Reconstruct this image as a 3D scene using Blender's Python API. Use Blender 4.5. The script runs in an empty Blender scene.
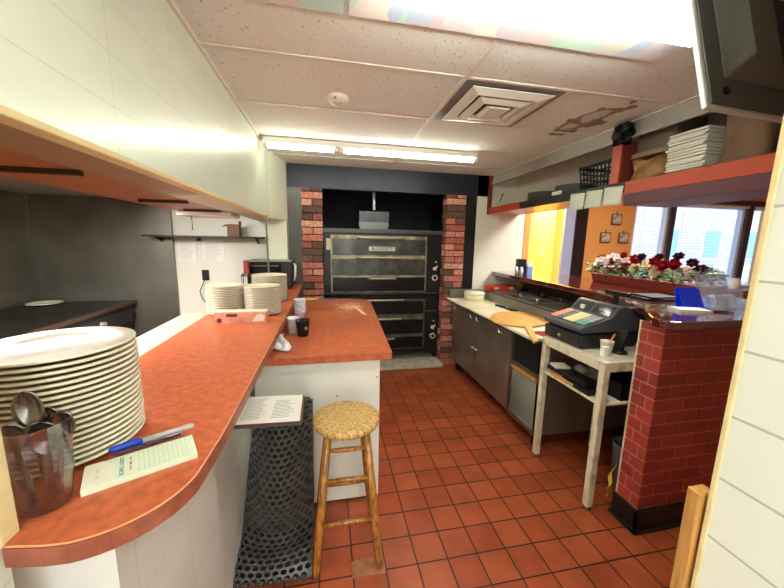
import bpy, bmesh, math, random
from mathutils import Vector, Matrix
random.seed(7)
S = bpy.context.scene
COL = S.collection
PI = math.pi
rnd = random.uniform

# ------------------------------------------------------------------ materials
def lin(c):
    return tuple(((v/255)/12.92 if v/255 <= .04045 else ((v/255+.055)/1.055)**2.4) for v in c)
def rgba(c): return (*lin(c), 1)
MATS = {}
def mat(name, c, rough=.5, metal=0, var=0, vscale=8, bump=0, bscale=60, coat=0, spec=.5, c2=None, stretch=None, trans=0, ior=1.45, detail=4, ramp=(.35, .65), crough=.1):
    if name in MATS: return MATS[name]
    m = bpy.data.materials.new(name); m.use_nodes = True
    nt = m.node_tree; b = nt.nodes['Principled BSDF']
    b.inputs['Base Color'].default_value = rgba(c)
    b.inputs['Roughness'].default_value = rough
    b.inputs['Metallic'].default_value = metal
    b.inputs['Specular IOR Level'].default_value = spec
    b.inputs['Coat Weight'].default_value = coat
    b.inputs['Coat Roughness'].default_value = crough
    b.inputs['Transmission Weight'].default_value = trans
    b.inputs['IOR'].default_value = ior
    if var or bump or c2:
        tc = nt.nodes.new('ShaderNodeTexCoord'); mp = nt.nodes.new('ShaderNodeMapping')
        nt.links.new(tc.outputs['Object'], mp.inputs[0])
        if stretch: mp.inputs['Scale'].default_value = stretch
    if var or c2:
        n = nt.nodes.new('ShaderNodeTexNoise'); n.inputs['Scale'].default_value = vscale; n.inputs['Detail'].default_value = detail
        nt.links.new(mp.outputs[0], n.inputs['Vector'])
        r = nt.nodes.new('ShaderNodeValToRGB')
        r.color_ramp.elements[0].position = ramp[0]; r.color_ramp.elements[1].position = ramp[1]
        a = lin(c); k = c2 and lin(c2) or tuple(x*(1-var) for x in a)
        r.color_ramp.elements[0].color = (*k, 1); r.color_ramp.elements[1].color = (*a, 1)
        nt.links.new(n.outputs['Fac'], r.inputs[0]); nt.links.new(r.outputs[0], b.inputs['Base Color'])
    if bump:
        n2 = nt.nodes.new('ShaderNodeTexNoise'); n2.inputs['Scale'].default_value = bscale; n2.inputs['Detail'].default_value = 3
        nt.links.new(mp.outputs[0], n2.inputs['Vector'])
        bp = nt.nodes.new('ShaderNodeBump'); bp.inputs['Strength'].default_value = bump; bp.inputs['Distance'].default_value = .01
        nt.links.new(n2.outputs['Fac'], bp.inputs['Height']); nt.links.new(bp.outputs[0], b.inputs['Normal'])
    MATS[name] = m
    return m

def emis(name, c, s):
    if name in MATS: return MATS[name]
    m = bpy.data.materials.new(name); m.use_nodes = True
    nt = m.node_tree; nt.nodes.clear()
    e = nt.nodes.new('ShaderNodeEmission'); e.inputs[0].default_value = rgba(c); e.inputs[1].default_value = s
    o = nt.nodes.new('ShaderNodeOutputMaterial'); nt.links.new(e.outputs[0], o.inputs[0])
    MATS[name] = m
    return m

def glassy(name, tint, gloss=.08, rough=.02, diff=0, dcol=(255, 255, 255), fres=0):
    """thin sheet: mostly clear, a little mirror, optional haze"""
    if name in MATS: return MATS[name]
    m = bpy.data.materials.new(name); m.use_nodes = True
    nt = m.node_tree; nt.nodes.clear()
    t = nt.nodes.new('ShaderNodeBsdfTransparent'); t.inputs[0].default_value = rgba(tint)
    g = nt.nodes.new('ShaderNodeBsdfGlossy'); g.inputs['Roughness'].default_value = rough
    x = nt.nodes.new('ShaderNodeMixShader'); x.inputs[0].default_value = gloss
    nt.links.new(t.outputs[0], x.inputs[1]); nt.links.new(g.outputs[0], x.inputs[2])
    if fres:
        fr = nt.nodes.new('ShaderNodeLayerWeight'); fr.inputs[0].default_value = fres; nt.links.new(fr.outputs['Facing'], x.inputs[0])
    last = x
    if diff:
        d = nt.nodes.new('ShaderNodeBsdfDiffuse'); d.inputs[0].default_value = rgba(dcol)
        y = nt.nodes.new('ShaderNodeMixShader'); y.inputs[0].default_value = diff
        nt.links.new(x.outputs[0], y.inputs[1]); nt.links.new(d.outputs[0], y.inputs[2]); last = y
    o = nt.nodes.new('ShaderNodeOutputMaterial'); nt.links.new(last.outputs[0], o.inputs[0])
    MATS[name] = m
    return m

def vcol(name, rough=.7, bump=.25, bscale=60, coat=0, var=.2, vscale=25):
    """base colour from the mesh's per-piece paint, clay or highlight colour"""
    if name in MATS: return MATS[name]
    m = bpy.data.materials.new(name); m.use_nodes = True
    nt = m.node_tree; b = nt.nodes['Principled BSDF']
    a = nt.nodes.new('ShaderNodeAttribute'); a.attribute_name = 'Col'
    tc = nt.nodes.new('ShaderNodeTexCoord')
    n = nt.nodes.new('ShaderNodeTexNoise'); n.inputs['Scale'].default_value = vscale; n.inputs['Detail'].default_value = 5
    nt.links.new(tc.outputs['Object'], n.inputs['Vector'])
    r = nt.nodes.new('ShaderNodeMapRange'); r.inputs[1].default_value = .3; r.inputs[2].default_value = .7
    r.inputs[3].default_value = 1-var; r.inputs[4].default_value = 1+var
    nt.links.new(n.outputs['Fac'], r.inputs[0])
    mx = nt.nodes.new('ShaderNodeVectorMath'); mx.operation = 'SCALE'
    nt.links.new(a.outputs['Color'], mx.inputs[0]); nt.links.new(r.outputs[0], mx.inputs['Scale'])
    nt.links.new(mx.outputs[0], b.inputs['Base Color'])
    b.inputs['Roughness'].default_value = rough; b.inputs['Coat Weight'].default_value = coat; b.inputs['Coat Roughness'].default_value = .2
    n2 = nt.nodes.new('ShaderNodeTexNoise'); n2.inputs['Scale'].default_value = bscale
    nt.links.new(tc.outputs['Object'], n2.inputs['Vector'])
    bp = nt.nodes.new('ShaderNodeBump'); bp.inputs['Strength'].default_value = bump; bp.inputs['Distance'].default_value = .006
    nt.links.new(n2.outputs['Fac'], bp.inputs['Height']); nt.links.new(bp.outputs[0], b.inputs['Normal'])
    MATS[name] = m
    return m

def tiles(name, c1, c2, mortar, w, h, msize, off=(0, 0), axes='xy', rough=.4, offset=0, bump=.4, coat=0, patch=None, bias=0, smooth=.1, spec=.5):
    """square-laid or running-bond pattern on two world axes"""
    m = bpy.data.materials.new(name); m.use_nodes = True
    nt = m.node_tree; b = nt.nodes['Principled BSDF']
    tc = nt.nodes.new('ShaderNodeTexCoord'); sp = nt.nodes.new('ShaderNodeSeparateXYZ'); cb = nt.nodes.new('ShaderNodeCombineXYZ')
    nt.links.new(tc.outputs['Object'], sp.inputs[0])
    ix = {'x': 0, 'y': 1, 'z': 2}
    for i in range(2):
        ad = nt.nodes.new('ShaderNodeMath'); ad.operation = 'ADD'; ad.inputs[1].default_value = off[i]
        nt.links.new(sp.outputs[ix[axes[i]]], ad.inputs[0]); nt.links.new(ad.outputs[0], cb.inputs[i])
    br = nt.nodes.new('ShaderNodeTexBrick'); br.offset = offset; br.squash = 1
    br.inputs['Scale'].default_value = 1
    br.inputs['Brick Width'].default_value = w; br.inputs['Row Height'].default_value = h
    br.inputs['Mortar Size'].default_value = msize; br.inputs['Mortar Smooth'].default_value = smooth; br.inputs['Bias'].default_value = bias
    br.inputs['Color1'].default_value = rgba(c1); br.inputs['Color2'].default_value = rgba(c2); br.inputs['Mortar'].default_value = rgba(mortar)
    nt.links.new(cb.outputs[0], br.inputs['Vector'])
    n = nt.nodes.new('ShaderNodeTexNoise'); n.inputs['Scale'].default_value = 5; n.inputs['Detail'].default_value = 6
    nt.links.new(tc.outputs['Object'], n.inputs['Vector'])
    r = nt.nodes.new('ShaderNodeMapRange'); r.inputs[1].default_value = .3; r.inputs[2].default_value = .7; r.inputs[3].default_value = .86; r.inputs[4].default_value = 1.08
    if patch: r.inputs[3].default_value, r.inputs[4].default_value = patch
    nt.links.new(n.outputs['Fac'], r.inputs[0])
    mx = nt.nodes.new('ShaderNodeVectorMath'); mx.operation = 'SCALE'
    nt.links.new(br.outputs['Color'], mx.inputs[0]); nt.links.new(r.outputs[0], mx.inputs['Scale'])
    nt.links.new(mx.outputs[0], b.inputs['Base Color'])
    b.inputs['Roughness'].default_value = rough; b.inputs['Coat Weight'].default_value = coat; b.inputs['Coat Roughness'].default_value = .15
    b.inputs['Specular IOR Level'].default_value = spec
    inv = nt.nodes.new('ShaderNodeMath'); inv.operation = 'SUBTRACT'; inv.inputs[0].default_value = 1
    nt.links.new(br.outputs['Fac'], inv.inputs[1])
    bp = nt.nodes.new('ShaderNodeBump'); bp.inputs['Strength'].default_value = bump; bp.inputs['Distance'].default_value = .004
    nt.links.new(inv.outputs[0], bp.inputs['Height']); nt.links.new(bp.outputs[0], b.inputs['Normal'])
    MATS[name] = m
    return m

# ------------------------------------------------------------------ mesh builder
class MB:
    def __init__(s): s.v = []; s.f = []; s.c = []; s.sm = []
    def add(s, vs, fs, col=None, smooth=False):
        o = len(s.v); s.v += [tuple(x) for x in vs]
        for f in fs: s.f.append([i+o for i in f]); s.c.append(col); s.sm.append(smooth)
        return s
    def box(s, a, b, col=None, rz=0, piv=None, M=None):
        x0, y0, z0 = (min(a[i], b[i]) for i in range(3)); x1, y1, z1 = (max(a[i], b[i]) for i in range(3))
        vs = [(x0, y0, z0), (x1, y0, z0), (x1, y1, z0), (x0, y1, z0), (x0, y0, z1), (x1, y0, z1), (x1, y1, z1), (x0, y1, z1)]
        if rz:
            p = piv or ((x0+x1)/2, (y0+y1)/2); ca, sa = math.cos(rz), math.sin(rz)
            vs = [(p[0]+(x-p[0])*ca-(y-p[1])*sa, p[1]+(x-p[0])*sa+(y-p[1])*ca, z) for x, y, z in vs]
        if M: vs = [M @ Vector(q) for q in vs]
        return s.add(vs, [(0, 3, 2, 1), (4, 5, 6, 7), (0, 1, 5, 4), (1, 2, 6, 5), (2, 3, 7, 6), (3, 0, 4, 7)], col)
    def prism(s, pts, d, a0, a1, col=None, M=None):
        """polygon pts in the plane across axis d, extruded from a0 to a1"""
        n = len(pts)
        def mk(p, a): return {'x': (a, p[0], p[1]), 'y': (p[0], a, p[1]), 'z': (p[0], p[1], a)}[d]
        vs = [mk(p, a0) for p in pts] + [mk(p, a1) for p in pts]
        if M: vs = [M @ Vector(q) for q in vs]
        fs = [list(range(n))[::-1], list(range(n, 2*n))] + [(i, (i+1) % n, n+(i+1) % n, n+i) for i in range(n)]
        return s.add(vs, fs, col)
    def tube(s, p, q, r0, r1=None, n=12, col=None, cap=True):
        r1 = r0 if r1 is None else r1
        p, q = Vector(p), Vector(q); d = (q-p).normalized()
        u = d.orthogonal().normalized(); w = d.cross(u)
        vs = []
        for c, r in ((p, r0), (q, r1)):
            vs += [c+(u*math.cos(2*PI*i/n)+w*math.sin(2*PI*i/n))*r for i in range(n)]
        s.add(vs, [(i, (i+1) % n, n+(i+1) % n, n+i) for i in range(n)], col, True)
        if cap: s.add(vs, [list(range(n))[::-1], list(range(n, 2*n))], col)
        return s
    def path(s, pts, r, n=8, col=None):
        pts = [Vector(p) for p in pts]; N = len(pts); vs = []
        u = None
        for i, p in enumerate(pts):
            d = (pts[min(i+1, N-1)]-pts[max(i-1, 0)]).normalized()
            if u is None: u = d.orthogonal().normalized()
            u = (u-d*u.dot(d)).normalized(); w = d.cross(u)
            rr = r[i] if isinstance(r, (list, tuple)) else r
            vs += [p+(u*math.cos(2*PI*k/n)+w*math.sin(2*PI*k/n))*rr for k in range(n)]
        fs = []
        for i in range(N-1):
            fs += [(i*n+k, i*n+(k+1) % n, (i+1)*n+(k+1) % n, (i+1)*n+k) for k in range(n)]
        fs += [list(range(n))[::-1], list(range((N-1)*n, N*n))]
        return s.add(vs, fs, col, True)
    def lathe(s, prof, c=(0, 0, 0), n=32, col=None, M=None, close=True):
        vs = []
        for r, z in prof: vs += [(c[0]+r*math.cos(2*PI*i/n), c[1]+r*math.sin(2*PI*i/n), c[2]+z) for i in range(n)]
        if M: vs = [M @ Vector(q) for q in vs]
        fs = []
        for j in range(len(prof)-1):
            fs += [(j*n+i, j*n+(i+1) % n, (j+1)*n+(i+1) % n, (j+1)*n+i) for i in range(n)]
        s.add(vs, fs, col, True)
        if close:
            L = (len(prof)-1)*n
            s.add(vs, [list(range(n))[::-1], list(range(L, L+n))], col)
        return s
    def grid(s, fn, nu, nv, col=None, smooth=True, flip=False):
        vs = [fn(i/nu, j/nv) for j in range(nv+1) for i in range(nu+1)]
        fs = [(j*(nu+1)+i, j*(nu+1)+i+1, (j+1)*(nu+1)+i+1, (j+1)*(nu+1)+i) for j in range(nv) for i in range(nu)]
        if flip: fs = [f[::-1] for f in fs]
        return s.add(vs, fs, col, smooth)
    def ball(s, c, r, n=10, col=None, sc=(1, 1, 1)):
        prof = [(max(1e-4, r*math.sin(PI*k/n)), -r*math.cos(PI*k/n)) for k in range(n+1)]
        M = Matrix.Translation(c) @ Matrix.Diagonal((*sc, 1))
        return s.lathe(prof, (0, 0, 0), n*2, col, M)
    def build(s, name, m, parent=None, bevel=0, seg=2, solid=0, loc=None, sub=0):
        me = bpy.data.meshes.new(name); me.from_pydata(s.v, [], s.f); me.update()
        bm = bmesh.new(); bm.from_mesh(me); bmesh.ops.recalc_face_normals(bm, faces=bm.faces) if not solid else None
        bm.to_mesh(me); bm.free()
        me.polygons.foreach_set('use_smooth', s.sm)
        if any(c is not None for c in s.c):
            at = me.color_attributes.new('Col', 'FLOAT_COLOR', 'CORNER')
            for p, c in zip(me.polygons, s.c):
                k = rgba(c or (128, 128, 128))
                for li in p.loop_indices: at.data[li].color = k
        o = bpy.data.objects.new(name, me); COL.objects.link(o)
        if m: me.materials.append(m)
        if parent is not None:
            o.parent = parent                     # shapes are given in world metres: bring them to the parent's base
            me.transform(Matrix.Translation(-wloc(parent)))
        elif loc is not None:
            me.transform(Matrix.Translation(-Vector(loc))); o.location = loc
        if solid:
            md = o.modifiers.new('thickness', 'SOLIDIFY'); md.thickness = solid; md.offset = 0
        if bevel:
            md = o.modifiers.new('bevel', 'BEVEL'); md.width = bevel; md.segments = seg; md.limit_method = 'ANGLE'; md.angle_limit = math.radians(40)
        if sub:
            md = o.modifiers.new('subsurf', 'SUBSURF'); md.levels = sub; md.render_levels = sub
        return o
def wloc(o):
    L = Vector((0, 0, 0))
    while o is not None: L = L+Vector(o.location); o = o.parent
    return L
def B(*a, **k): return MB().box(*a, **k)

def tag(o, label, cat, group=None, kind=None):
    if label: o['label'] = label
    if cat: o['category'] = cat
    if group: o['group'] = group
    if kind: o['kind'] = kind
    return o
def thing(name, label, cat, loc, group=None):
    o = bpy.data.objects.new(name, None); COL.objects.link(o); o.location = loc
    o.empty_display_size = .05
    return tag(o, label, cat, group)
def struct(name, mb, m, bevel=0):
    o = mb.build(name, m, bevel=bevel); o['kind'] = 'structure'; return o
def copy_tree(o, parent=None):
    c = o.copy(); COL.objects.link(c)
    if parent is not None: c.parent = parent
    for ch in list(o.children): copy_tree(ch, c)
    return c
def lettering(txt, m, parent, M, size, name='lettering', align='CENTER', bold=0):
    cu = bpy.data.curves.new(name, 'FONT'); cu.body = txt; cu.size = size; cu.align_x = align; cu.align_y = 'CENTER'; cu.extrude = .0004; cu.offset = bold
    cu.space_character = 1.05
    tmp = bpy.data.objects.new(name, cu); COL.objects.link(tmp)
    me = bpy.data.meshes.new_from_object(tmp); bpy.data.objects.remove(tmp); bpy.data.curves.remove(cu)
    me.materials.clear(); me.materials.append(m); me.transform(Matrix.Translation(-wloc(parent)) @ M)
    o = bpy.data.objects.new(name, me); COL.objects.link(o); o.parent = parent
    return o
def frame_mat(o, ux, uy):
    """local x axis ux, local y axis uy, origin o"""
    ux = Vector(ux).normalized(); uy = Vector(uy).normalized(); uz = ux.cross(uy)
    M = Matrix((ux, uy, uz)).transposed().to_4x4(); M.translation = o
    return M
ORD = ['topmost', 'second', 'third', 'fourth', 'fifth', 'sixth', 'seventh', 'eighth', 'ninth', 'tenth', 'eleventh', 'twelfth', 'thirteenth',
       'fourteenth', 'fifteenth', 'sixteenth', 'seventeenth', 'eighteenth', 'nineteenth']
def nth(k, n):
    return 'topmost' if k == 0 else ('lowest' if k == n-1 else ORD[k]+' from the top')

# ------------------------------------------------------------------ camera
f_px, yaw, pitch, roll, CH = 323.546, .198489, .159876, .0199013, 1.5894
cy, sy, cp, sp_, cr, sr = math.cos(yaw), math.sin(yaw), math.cos(pitch), math.sin(pitch), math.cos(roll), math.sin(roll)
fwd = Vector((sy*cp, cy*cp, -sp_)); rgt = Vector((cy, -sy, 0)); upv = rgt.cross(fwd)
R_ = rgt*cr+upv*sr; U_ = upv*cr-rgt*sr
cam = bpy.data.cameras.new('camera'); co = bpy.data.objects.new('camera', cam); COL.objects.link(co)
Mx = Matrix((R_, U_, -fwd)).transposed().to_4x4(); Mx.translation = (0, 0, CH); co.matrix_world = Mx
cam.sensor_width = 36; cam.lens = f_px*36/784; cam.clip_start = .02
S.camera = co

# ------------------------------------------------------------------ palette
frp_y = tiles('white_wallboard_side', (229, 235, 216), (228, 234, 215), (214, 219, 202), .36, .13, .0018, (.05, .03), 'yz', rough=.3, bump=.3, patch=(.97, 1.02), coat=.3)
frp_u = tiles('white_wallboard_under', (228, 228, 222), (226, 226, 220), (206, 206, 200), .26, .26, .0018, (.05, .03), 'yz', rough=.45, bump=.2, patch=(.95, 1.03))
frp_x = mat('white_wall_paint', (226, 226, 212), .45, var=.05, vscale=3)
cream = mat('cream_wood_trim', (226, 206, 154), .5, var=.15, vscale=6, stretch=(4, .5, 4))
oak = mat('oak', (200, 146, 80), .45, var=.35, vscale=10, stretch=(12, 12, .8))
lam = mat('orange_laminate', (202, 104, 66), .30, var=.34, vscale=38, detail=9, bump=.05, bscale=80, spec=.4)
lam_edge = mat('orange_laminate_edge', (160, 88, 66), .4, var=.3, vscale=26)
blackm = mat('black_metal', (34, 34, 36), .38, .3, var=.35, vscale=5, bump=.04)
blackp = mat('black_plastic', (24, 24, 27), .4)
dkplast = mat('charcoal_plastic', (76, 78, 86), .42)
chrome = mat('chrome', (232, 232, 232), .18, .7)
steel = mat('brushed_steel', (150, 148, 142), .33, .9, var=.25, vscale=4, stretch=(1, 1, 14))
dsteel = mat('dark_stainless', (136, 132, 122), .42, .75, var=.25, vscale=3, bump=.03, bscale=8)
bsteel = mat('brown_reflecting_stainless', (158, 142, 128), .32, .6, var=.3, vscale=3, bump=.02, bscale=6)
white = mat('white_plastic', (238, 236, 228), .4)
paper = mat('white_paper', (236, 234, 226), .8)
plate_m = mat('ivory_china', (222, 215, 190), .25, coat=.2)
wood = mat('peel_wood', (224, 168, 84), .5, var=.25, vscale=8, stretch=(6, 1, 6))
mahog = mat('mahogany', (104, 34, 28), .16, var=.35, vscale=8, stretch=(8, 1, 8), coat=1, crough=.05)
mahog.node_tree.nodes['Principled BSDF'].inputs['Coat IOR'].default_value = 1.8
orangep = mat('orange_paint', (190, 74, 42), .45, var=.08, vscale=6)
purple = mat('purple_brown_wood', (104, 52, 66), .4, var=.4, vscale=10, stretch=(3, 14, 40))
amber = mat('amber_wall_paint', (216, 158, 88), .6, var=.06, vscale=2)
yellowp = mat('yellow_wall_paint', (250, 220, 106), .6)
kraft = mat('kraft_paper', (182, 138, 92), .75, var=.25, vscale=9, bump=.3, bscale=25)
kraft_d = mat('brown_cardboard', (134, 104, 80), .8, var=.2, vscale=7)
rubber = mat('black_rubber', (84, 82, 77), .36, var=.4, vscale=12)
ink = mat('dark_ink', (60, 60, 66), .8)

# ------------------------------------------------------------------ setting
floor_m = tiles('quarry_tile', (184, 92, 56), (166, 76, 46), (60, 40, 32), .16, .16, .0042, (-.4248+.16*40, -1.8067+.16*40), 'xy', rough=.36, bump=.5, patch=(.72, 1.12), spec=.45)
struct('floor', B((-3.2, -2.7, -.06), (9.4, 5.6, 0)), floor_m)

# ceiling with pinholes and a water stain of its own outline
def ceiling_material():
    m = bpy.data.materials.new('fissured_ceiling_tile'); m.use_nodes = True
    nt = m.node_tree; b = nt.nodes['Principled BSDF']; b.inputs['Roughness'].default_value = .9
    N, L = nt.nodes.new, nt.links.new
    tc = N('ShaderNodeTexCoord')
    mp = N('ShaderNodeMapping'); mp.inputs['Scale'].default_value = (60, 38, 1); L(tc.outputs['Object'], mp.inputs[0])
    n = N('ShaderNodeTexNoise'); n.inputs['Scale'].default_value = 1.3; n.inputs['Detail'].default_value = 2; L(mp.outputs[0], n.inputs['Vector'])
    r = N('ShaderNodeValToRGB'); r.color_ramp.elements[0].position = .27; r.color_ramp.elements[1].position = .36
    r.color_ramp.elements[0].color = rgba((160, 152, 142)); r.color_ramp.elements[1].color = rgba((230, 229, 226))
    L(n.outputs['Fac'], r.inputs[0])
    # stain: rings around (1.72, 2.05) broken by noise
    ds = N('ShaderNodeVectorMath'); ds.operation = 'SUBTRACT'; ds.inputs[1].default_value = (1.72, 2.05, 0); L(tc.outputs['Object'], ds.inputs[0])
    sc = N('ShaderNodeVectorMath'); sc.operation = 'MULTIPLY'; sc.inputs[1].default_value = (3.6, 1.25, 0); L(ds.outputs[0], sc.inputs[0])
    nn = N('ShaderNodeTexNoise'); nn.inputs['Scale'].default_value = 7; nn.inputs['Detail'].default_value = 4; L(tc.outputs['Object'], nn.inputs['Vector'])
    ln = N('ShaderNodeVectorMath'); ln.operation = 'LENGTH'; L(sc.outputs[0], ln.inputs[0])
    ad = N('ShaderNodeMath'); ad.operation = 'MULTIPLY_ADD'; ad.inputs[1].default_value = 1.1; L(nn.outputs['Fac'], ad.inputs[0]); L(ln.outputs['Value'], ad.inputs[2])
    rr = N('ShaderNodeValToRGB'); e = rr.color_ramp.elements
    e[0].position = .0; e[0].color = (.15, .15, .15, 1); e[1].position = 1.0; e[1].color = (0, 0, 0, 1)
    for p, v in ((.72, .25), (.80, .85), (.90, .95), (.95, .1)):
        x = e.new(p); x.color = (v, v, v, 1)
    L(ad.outputs[0], rr.inputs[0])
    mx = N('ShaderNodeMix'); mx.data_type = 'RGBA'; L(rr.outputs[0], mx.inputs[0]); L(r.outputs[0], mx.inputs[6]); mx.inputs[7].default_value = rgba((128, 100, 78))
    L(mx.outputs[2], b.inputs['Base Color'])
    bp = N('ShaderNodeBump'); bp.inputs['Strength'].default_value = .4; bp.inputs['Distance'].default_value = .004
    L(n.outputs['Fac'], bp.inputs['Height']); L(bp.outputs[0], b.inputs['Normal'])
    return m
CZ = 2.42
struct('ceiling', B((-3.2, -2.7, CZ), (2.42, 5.6, CZ+.08)), ceiling_material())
DZ = 2.8
struct('ceiling_dining', B((2.36, -2.7, DZ), (9.4, 5.6, DZ+.08)), mat('dining_ceiling_paint', (225, 215, 200), .8))
bar_m = mat('ceiling_bar_paint', (222, 212, 200), .5)
g = MB()
for y in (-1.36, -.75, -.14, .47, 1.08, 1.69, 2.28, 2.89, 3.5): g.box((-.545, y-.012, CZ-.004), (2.03, y+.012, CZ+.01))
g.box((.70-.012, -2.6, CZ-.0045), (.70+.012, 3.9, CZ+.01)); g.box((1.31-.012, 1.69, CZ-.0045), (1.31+.012, 2.28, CZ+.01))
g.box((-.545, -2.6, CZ-.02), (-.525, 3.6, CZ+.01)); g.box((2.012, -2.6, CZ-.006), (2.034, 3.9, CZ+.01))
struct('trim_1', g, bar_m)

# left wall with the pass-through opening: near part, header (soffit) and low wall
WX = -.545
struct('wall_left', B((WX-.12, -2.6, 0), (WX+.01, .585, CZ)), frp_y)
sf = MB().box((WX-.11, .585, 1.795), (WX+.008, 3.87, CZ))
struct('wall_left_soffit', sf, frp_y)
struct('wall_left_stub', MB().prism([(WX, 3.30), (-.43, 3.80), (-.43, 3.9), (WX-.1, 3.9), (WX-.1, 3.30)], 'z', 1.795, CZ).box((WX-.1, 3.74, 1.08), (-.43, 3.9, 1.796)), mat('cream_wallboard', (230, 230, 208), .35, coat=.3))
struct('trim_2', B((WX-.03, .585, 1.786), (WX+.016, 3.74, 1.803)).box((WX-.1, .57, 1.08), (WX+.016, .605, 1.80)), cream, bevel=.003)
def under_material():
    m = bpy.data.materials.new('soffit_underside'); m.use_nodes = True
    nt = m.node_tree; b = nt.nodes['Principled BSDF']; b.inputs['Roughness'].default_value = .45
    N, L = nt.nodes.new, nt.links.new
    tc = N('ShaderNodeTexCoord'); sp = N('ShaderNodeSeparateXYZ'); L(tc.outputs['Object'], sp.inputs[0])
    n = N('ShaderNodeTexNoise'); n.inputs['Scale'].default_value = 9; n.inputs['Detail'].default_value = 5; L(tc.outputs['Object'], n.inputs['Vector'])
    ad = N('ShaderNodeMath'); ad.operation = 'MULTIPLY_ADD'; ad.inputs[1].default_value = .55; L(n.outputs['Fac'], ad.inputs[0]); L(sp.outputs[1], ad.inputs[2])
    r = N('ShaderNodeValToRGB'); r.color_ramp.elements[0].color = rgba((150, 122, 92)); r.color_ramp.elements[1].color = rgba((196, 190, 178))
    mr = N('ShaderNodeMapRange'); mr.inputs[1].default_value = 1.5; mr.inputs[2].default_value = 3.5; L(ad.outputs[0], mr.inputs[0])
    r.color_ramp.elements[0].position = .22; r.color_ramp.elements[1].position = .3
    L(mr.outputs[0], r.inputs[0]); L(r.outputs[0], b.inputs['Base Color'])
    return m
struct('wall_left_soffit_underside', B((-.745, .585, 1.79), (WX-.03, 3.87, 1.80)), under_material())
hs = thing('heat_shelf', 'orange laminate board hung inside the pass-through above the counter', 'shelf', (-.95, 1.7, 1.8))
B((-1.13, .3, 1.792), (-.745, 2.95, 1.83)).build('board', mat('orange_brown_laminate', (164, 106, 60), .4, var=.2, vscale=20), hs, bevel=.003)
for y in (1.24, 2.05, 2.62):
    B((-1.0, y-.012, 1.776), (-.76, y+.012, 1.792)).build('bracket', mat('dark_bracket', (64, 46, 36), .5), hs)
struct('wall_counter_base', B((-.66, .67, 0), (-.435, 3.88, 1.04)), frp_u)

# far wall: white kitchen wall, dark metal frame round the oven recess, white wall to the right
struct('wall_far_left', B((-3.1, 3.88, 0), (-.43, 4.0, CZ)), frp_x)
frame_l = mat('grey_metal_facing', (92, 92, 86), .4, .7, var=.25, vscale=3)
frame_d = mat('dark_metal_facing', (46, 45, 44), .45, .5, var=.3, vscale=4)
head_m = mat('black_header_metal', (48, 50, 60), .42, .4, var=.25, vscale=4, bump=.05, bscale=30)
struct('wall_far_frame_left', B((-.43, 3.885, 0), (-.275, 4.02, 2.17)), frame_l)
struct('wall_far_header', B((-.55, 3.88, 2.17), (2.0, 4.0, CZ)), head_m)
struct('wall_far_frame_right', B((1.685, 3.885, 0), (1.84, 4.02, 2.17)), frame_d)
struct('wall_far_right', B((1.84, 3.88, 0), (2.52, 4.0, DZ)), frp_x)
struct('wall_far_end', B((2.52, 3.872, 0), (2.60, 4.02, DZ)), amber)
rec = MB().box((-.35, 5.3, 0), (1.8, 5.4, CZ)).box((-.38, 4.02, 0), (-.28, 5.3, CZ)).box((1.70, 4.02, 0), (1.80, 5.3, CZ)).box((-.35, 4.0, CZ-.02), (1.8, 5.35, CZ))
struct('wall_oven_recess', rec, mat('mottled_black', (36, 38, 48), .7, var=.3, vscale=3))  # recess walls nearly black with random mottling
struct('wall_kitchen_side', B((-3.1, -2.6, 0), (-2.86, 3.9, CZ)), dsteel)
struct('wall_back', B((-3.1, -2.75, 0), (9.4, -2.6, DZ)), frp_x)
# brick piers either side of the oven
def bricks(x0, x1, y, dep, z0, z1, seed, side=False):
    rr = random.Random(seed); g = MB()
    pal = [(190, 116, 98), (178, 106, 90), (200, 132, 112), (150, 86, 74), (96, 70, 62), (122, 80, 70), (210, 150, 128), (170, 98, 82)]
    g.box((x0+.006, y+.008, z0), (x1-.006, y+dep, z1), (54, 46, 44))
    h = .066; gap = .013; z = z0+.004; k = 0; w = x1-x0
    while z < z1-.02:
        zt = min(z+h, z1)
        cuts = [x0, x1] if k % 2 == 0 else [x0, x0+w/2+rr.uniform(-.008, .008), x1]
        for a, b in zip(cuts[:-1], cuts[1:]):
            j = rr.uniform(0, .012)
            g.box((a+(gap/2 if a > x0 else -rr.uniform(0, .01)), y-j, z), (b-(gap/2 if b < x1 else -.002), y+.05, zt), rr.choice(pal))
        if side:
            ys = y+.055; ln = [.1, .21] if k % 2 else [.21, .1]; i = 0
            while ys < y+dep-.03:
                ye = min(ys+ln[i % 2], y+dep)
                g.box((x0-rr.uniform(0, .014), ys, z), (x0+.06, ye-gap, zt), rr.choice(pal)); ys = ye; i += 1
        z += h+gap; k += 1
    return g
brick_m = vcol('rough_red_brick', .85, .6, 40, var=.35, vscale=30)
struct('pillar_left', bricks(-.275, -.05, 3.87, .2, 0, 2.17, 3), brick_m)
struct('pillar_right', bricks(1.45, 1.685, 3.87, .16, 0, 2.17, 5, True), brick_m)
struct('sill', B((-.05, 3.78, 0), (1.45, 4.3, .055)), mat('worn_concrete', (204, 198, 174), .8, var=.3, vscale=14, bump=.2), bevel=.006)

# right wall next to the camera, with its trim
RX = .80
frp_r = tiles('white_block_wall', (226, 229, 218), (224, 227, 216), (180, 184, 172), .8, .138, .0028, (.3, .127), 'yz', rough=.4, bump=.4, patch=(.97, 1.02))
struct('wall_right', B((RX, -2.6, 0), (RX+.12, .462, CZ)), frp_r)
struct('trim_3', B((RX-.004, .462, 0), (RX+.12, .472, CZ)), cream, bevel=.002)
struct('trim_4', B((.786, .478, 0), (.83, .505, 1.062)), oak, bevel=.003)

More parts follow.
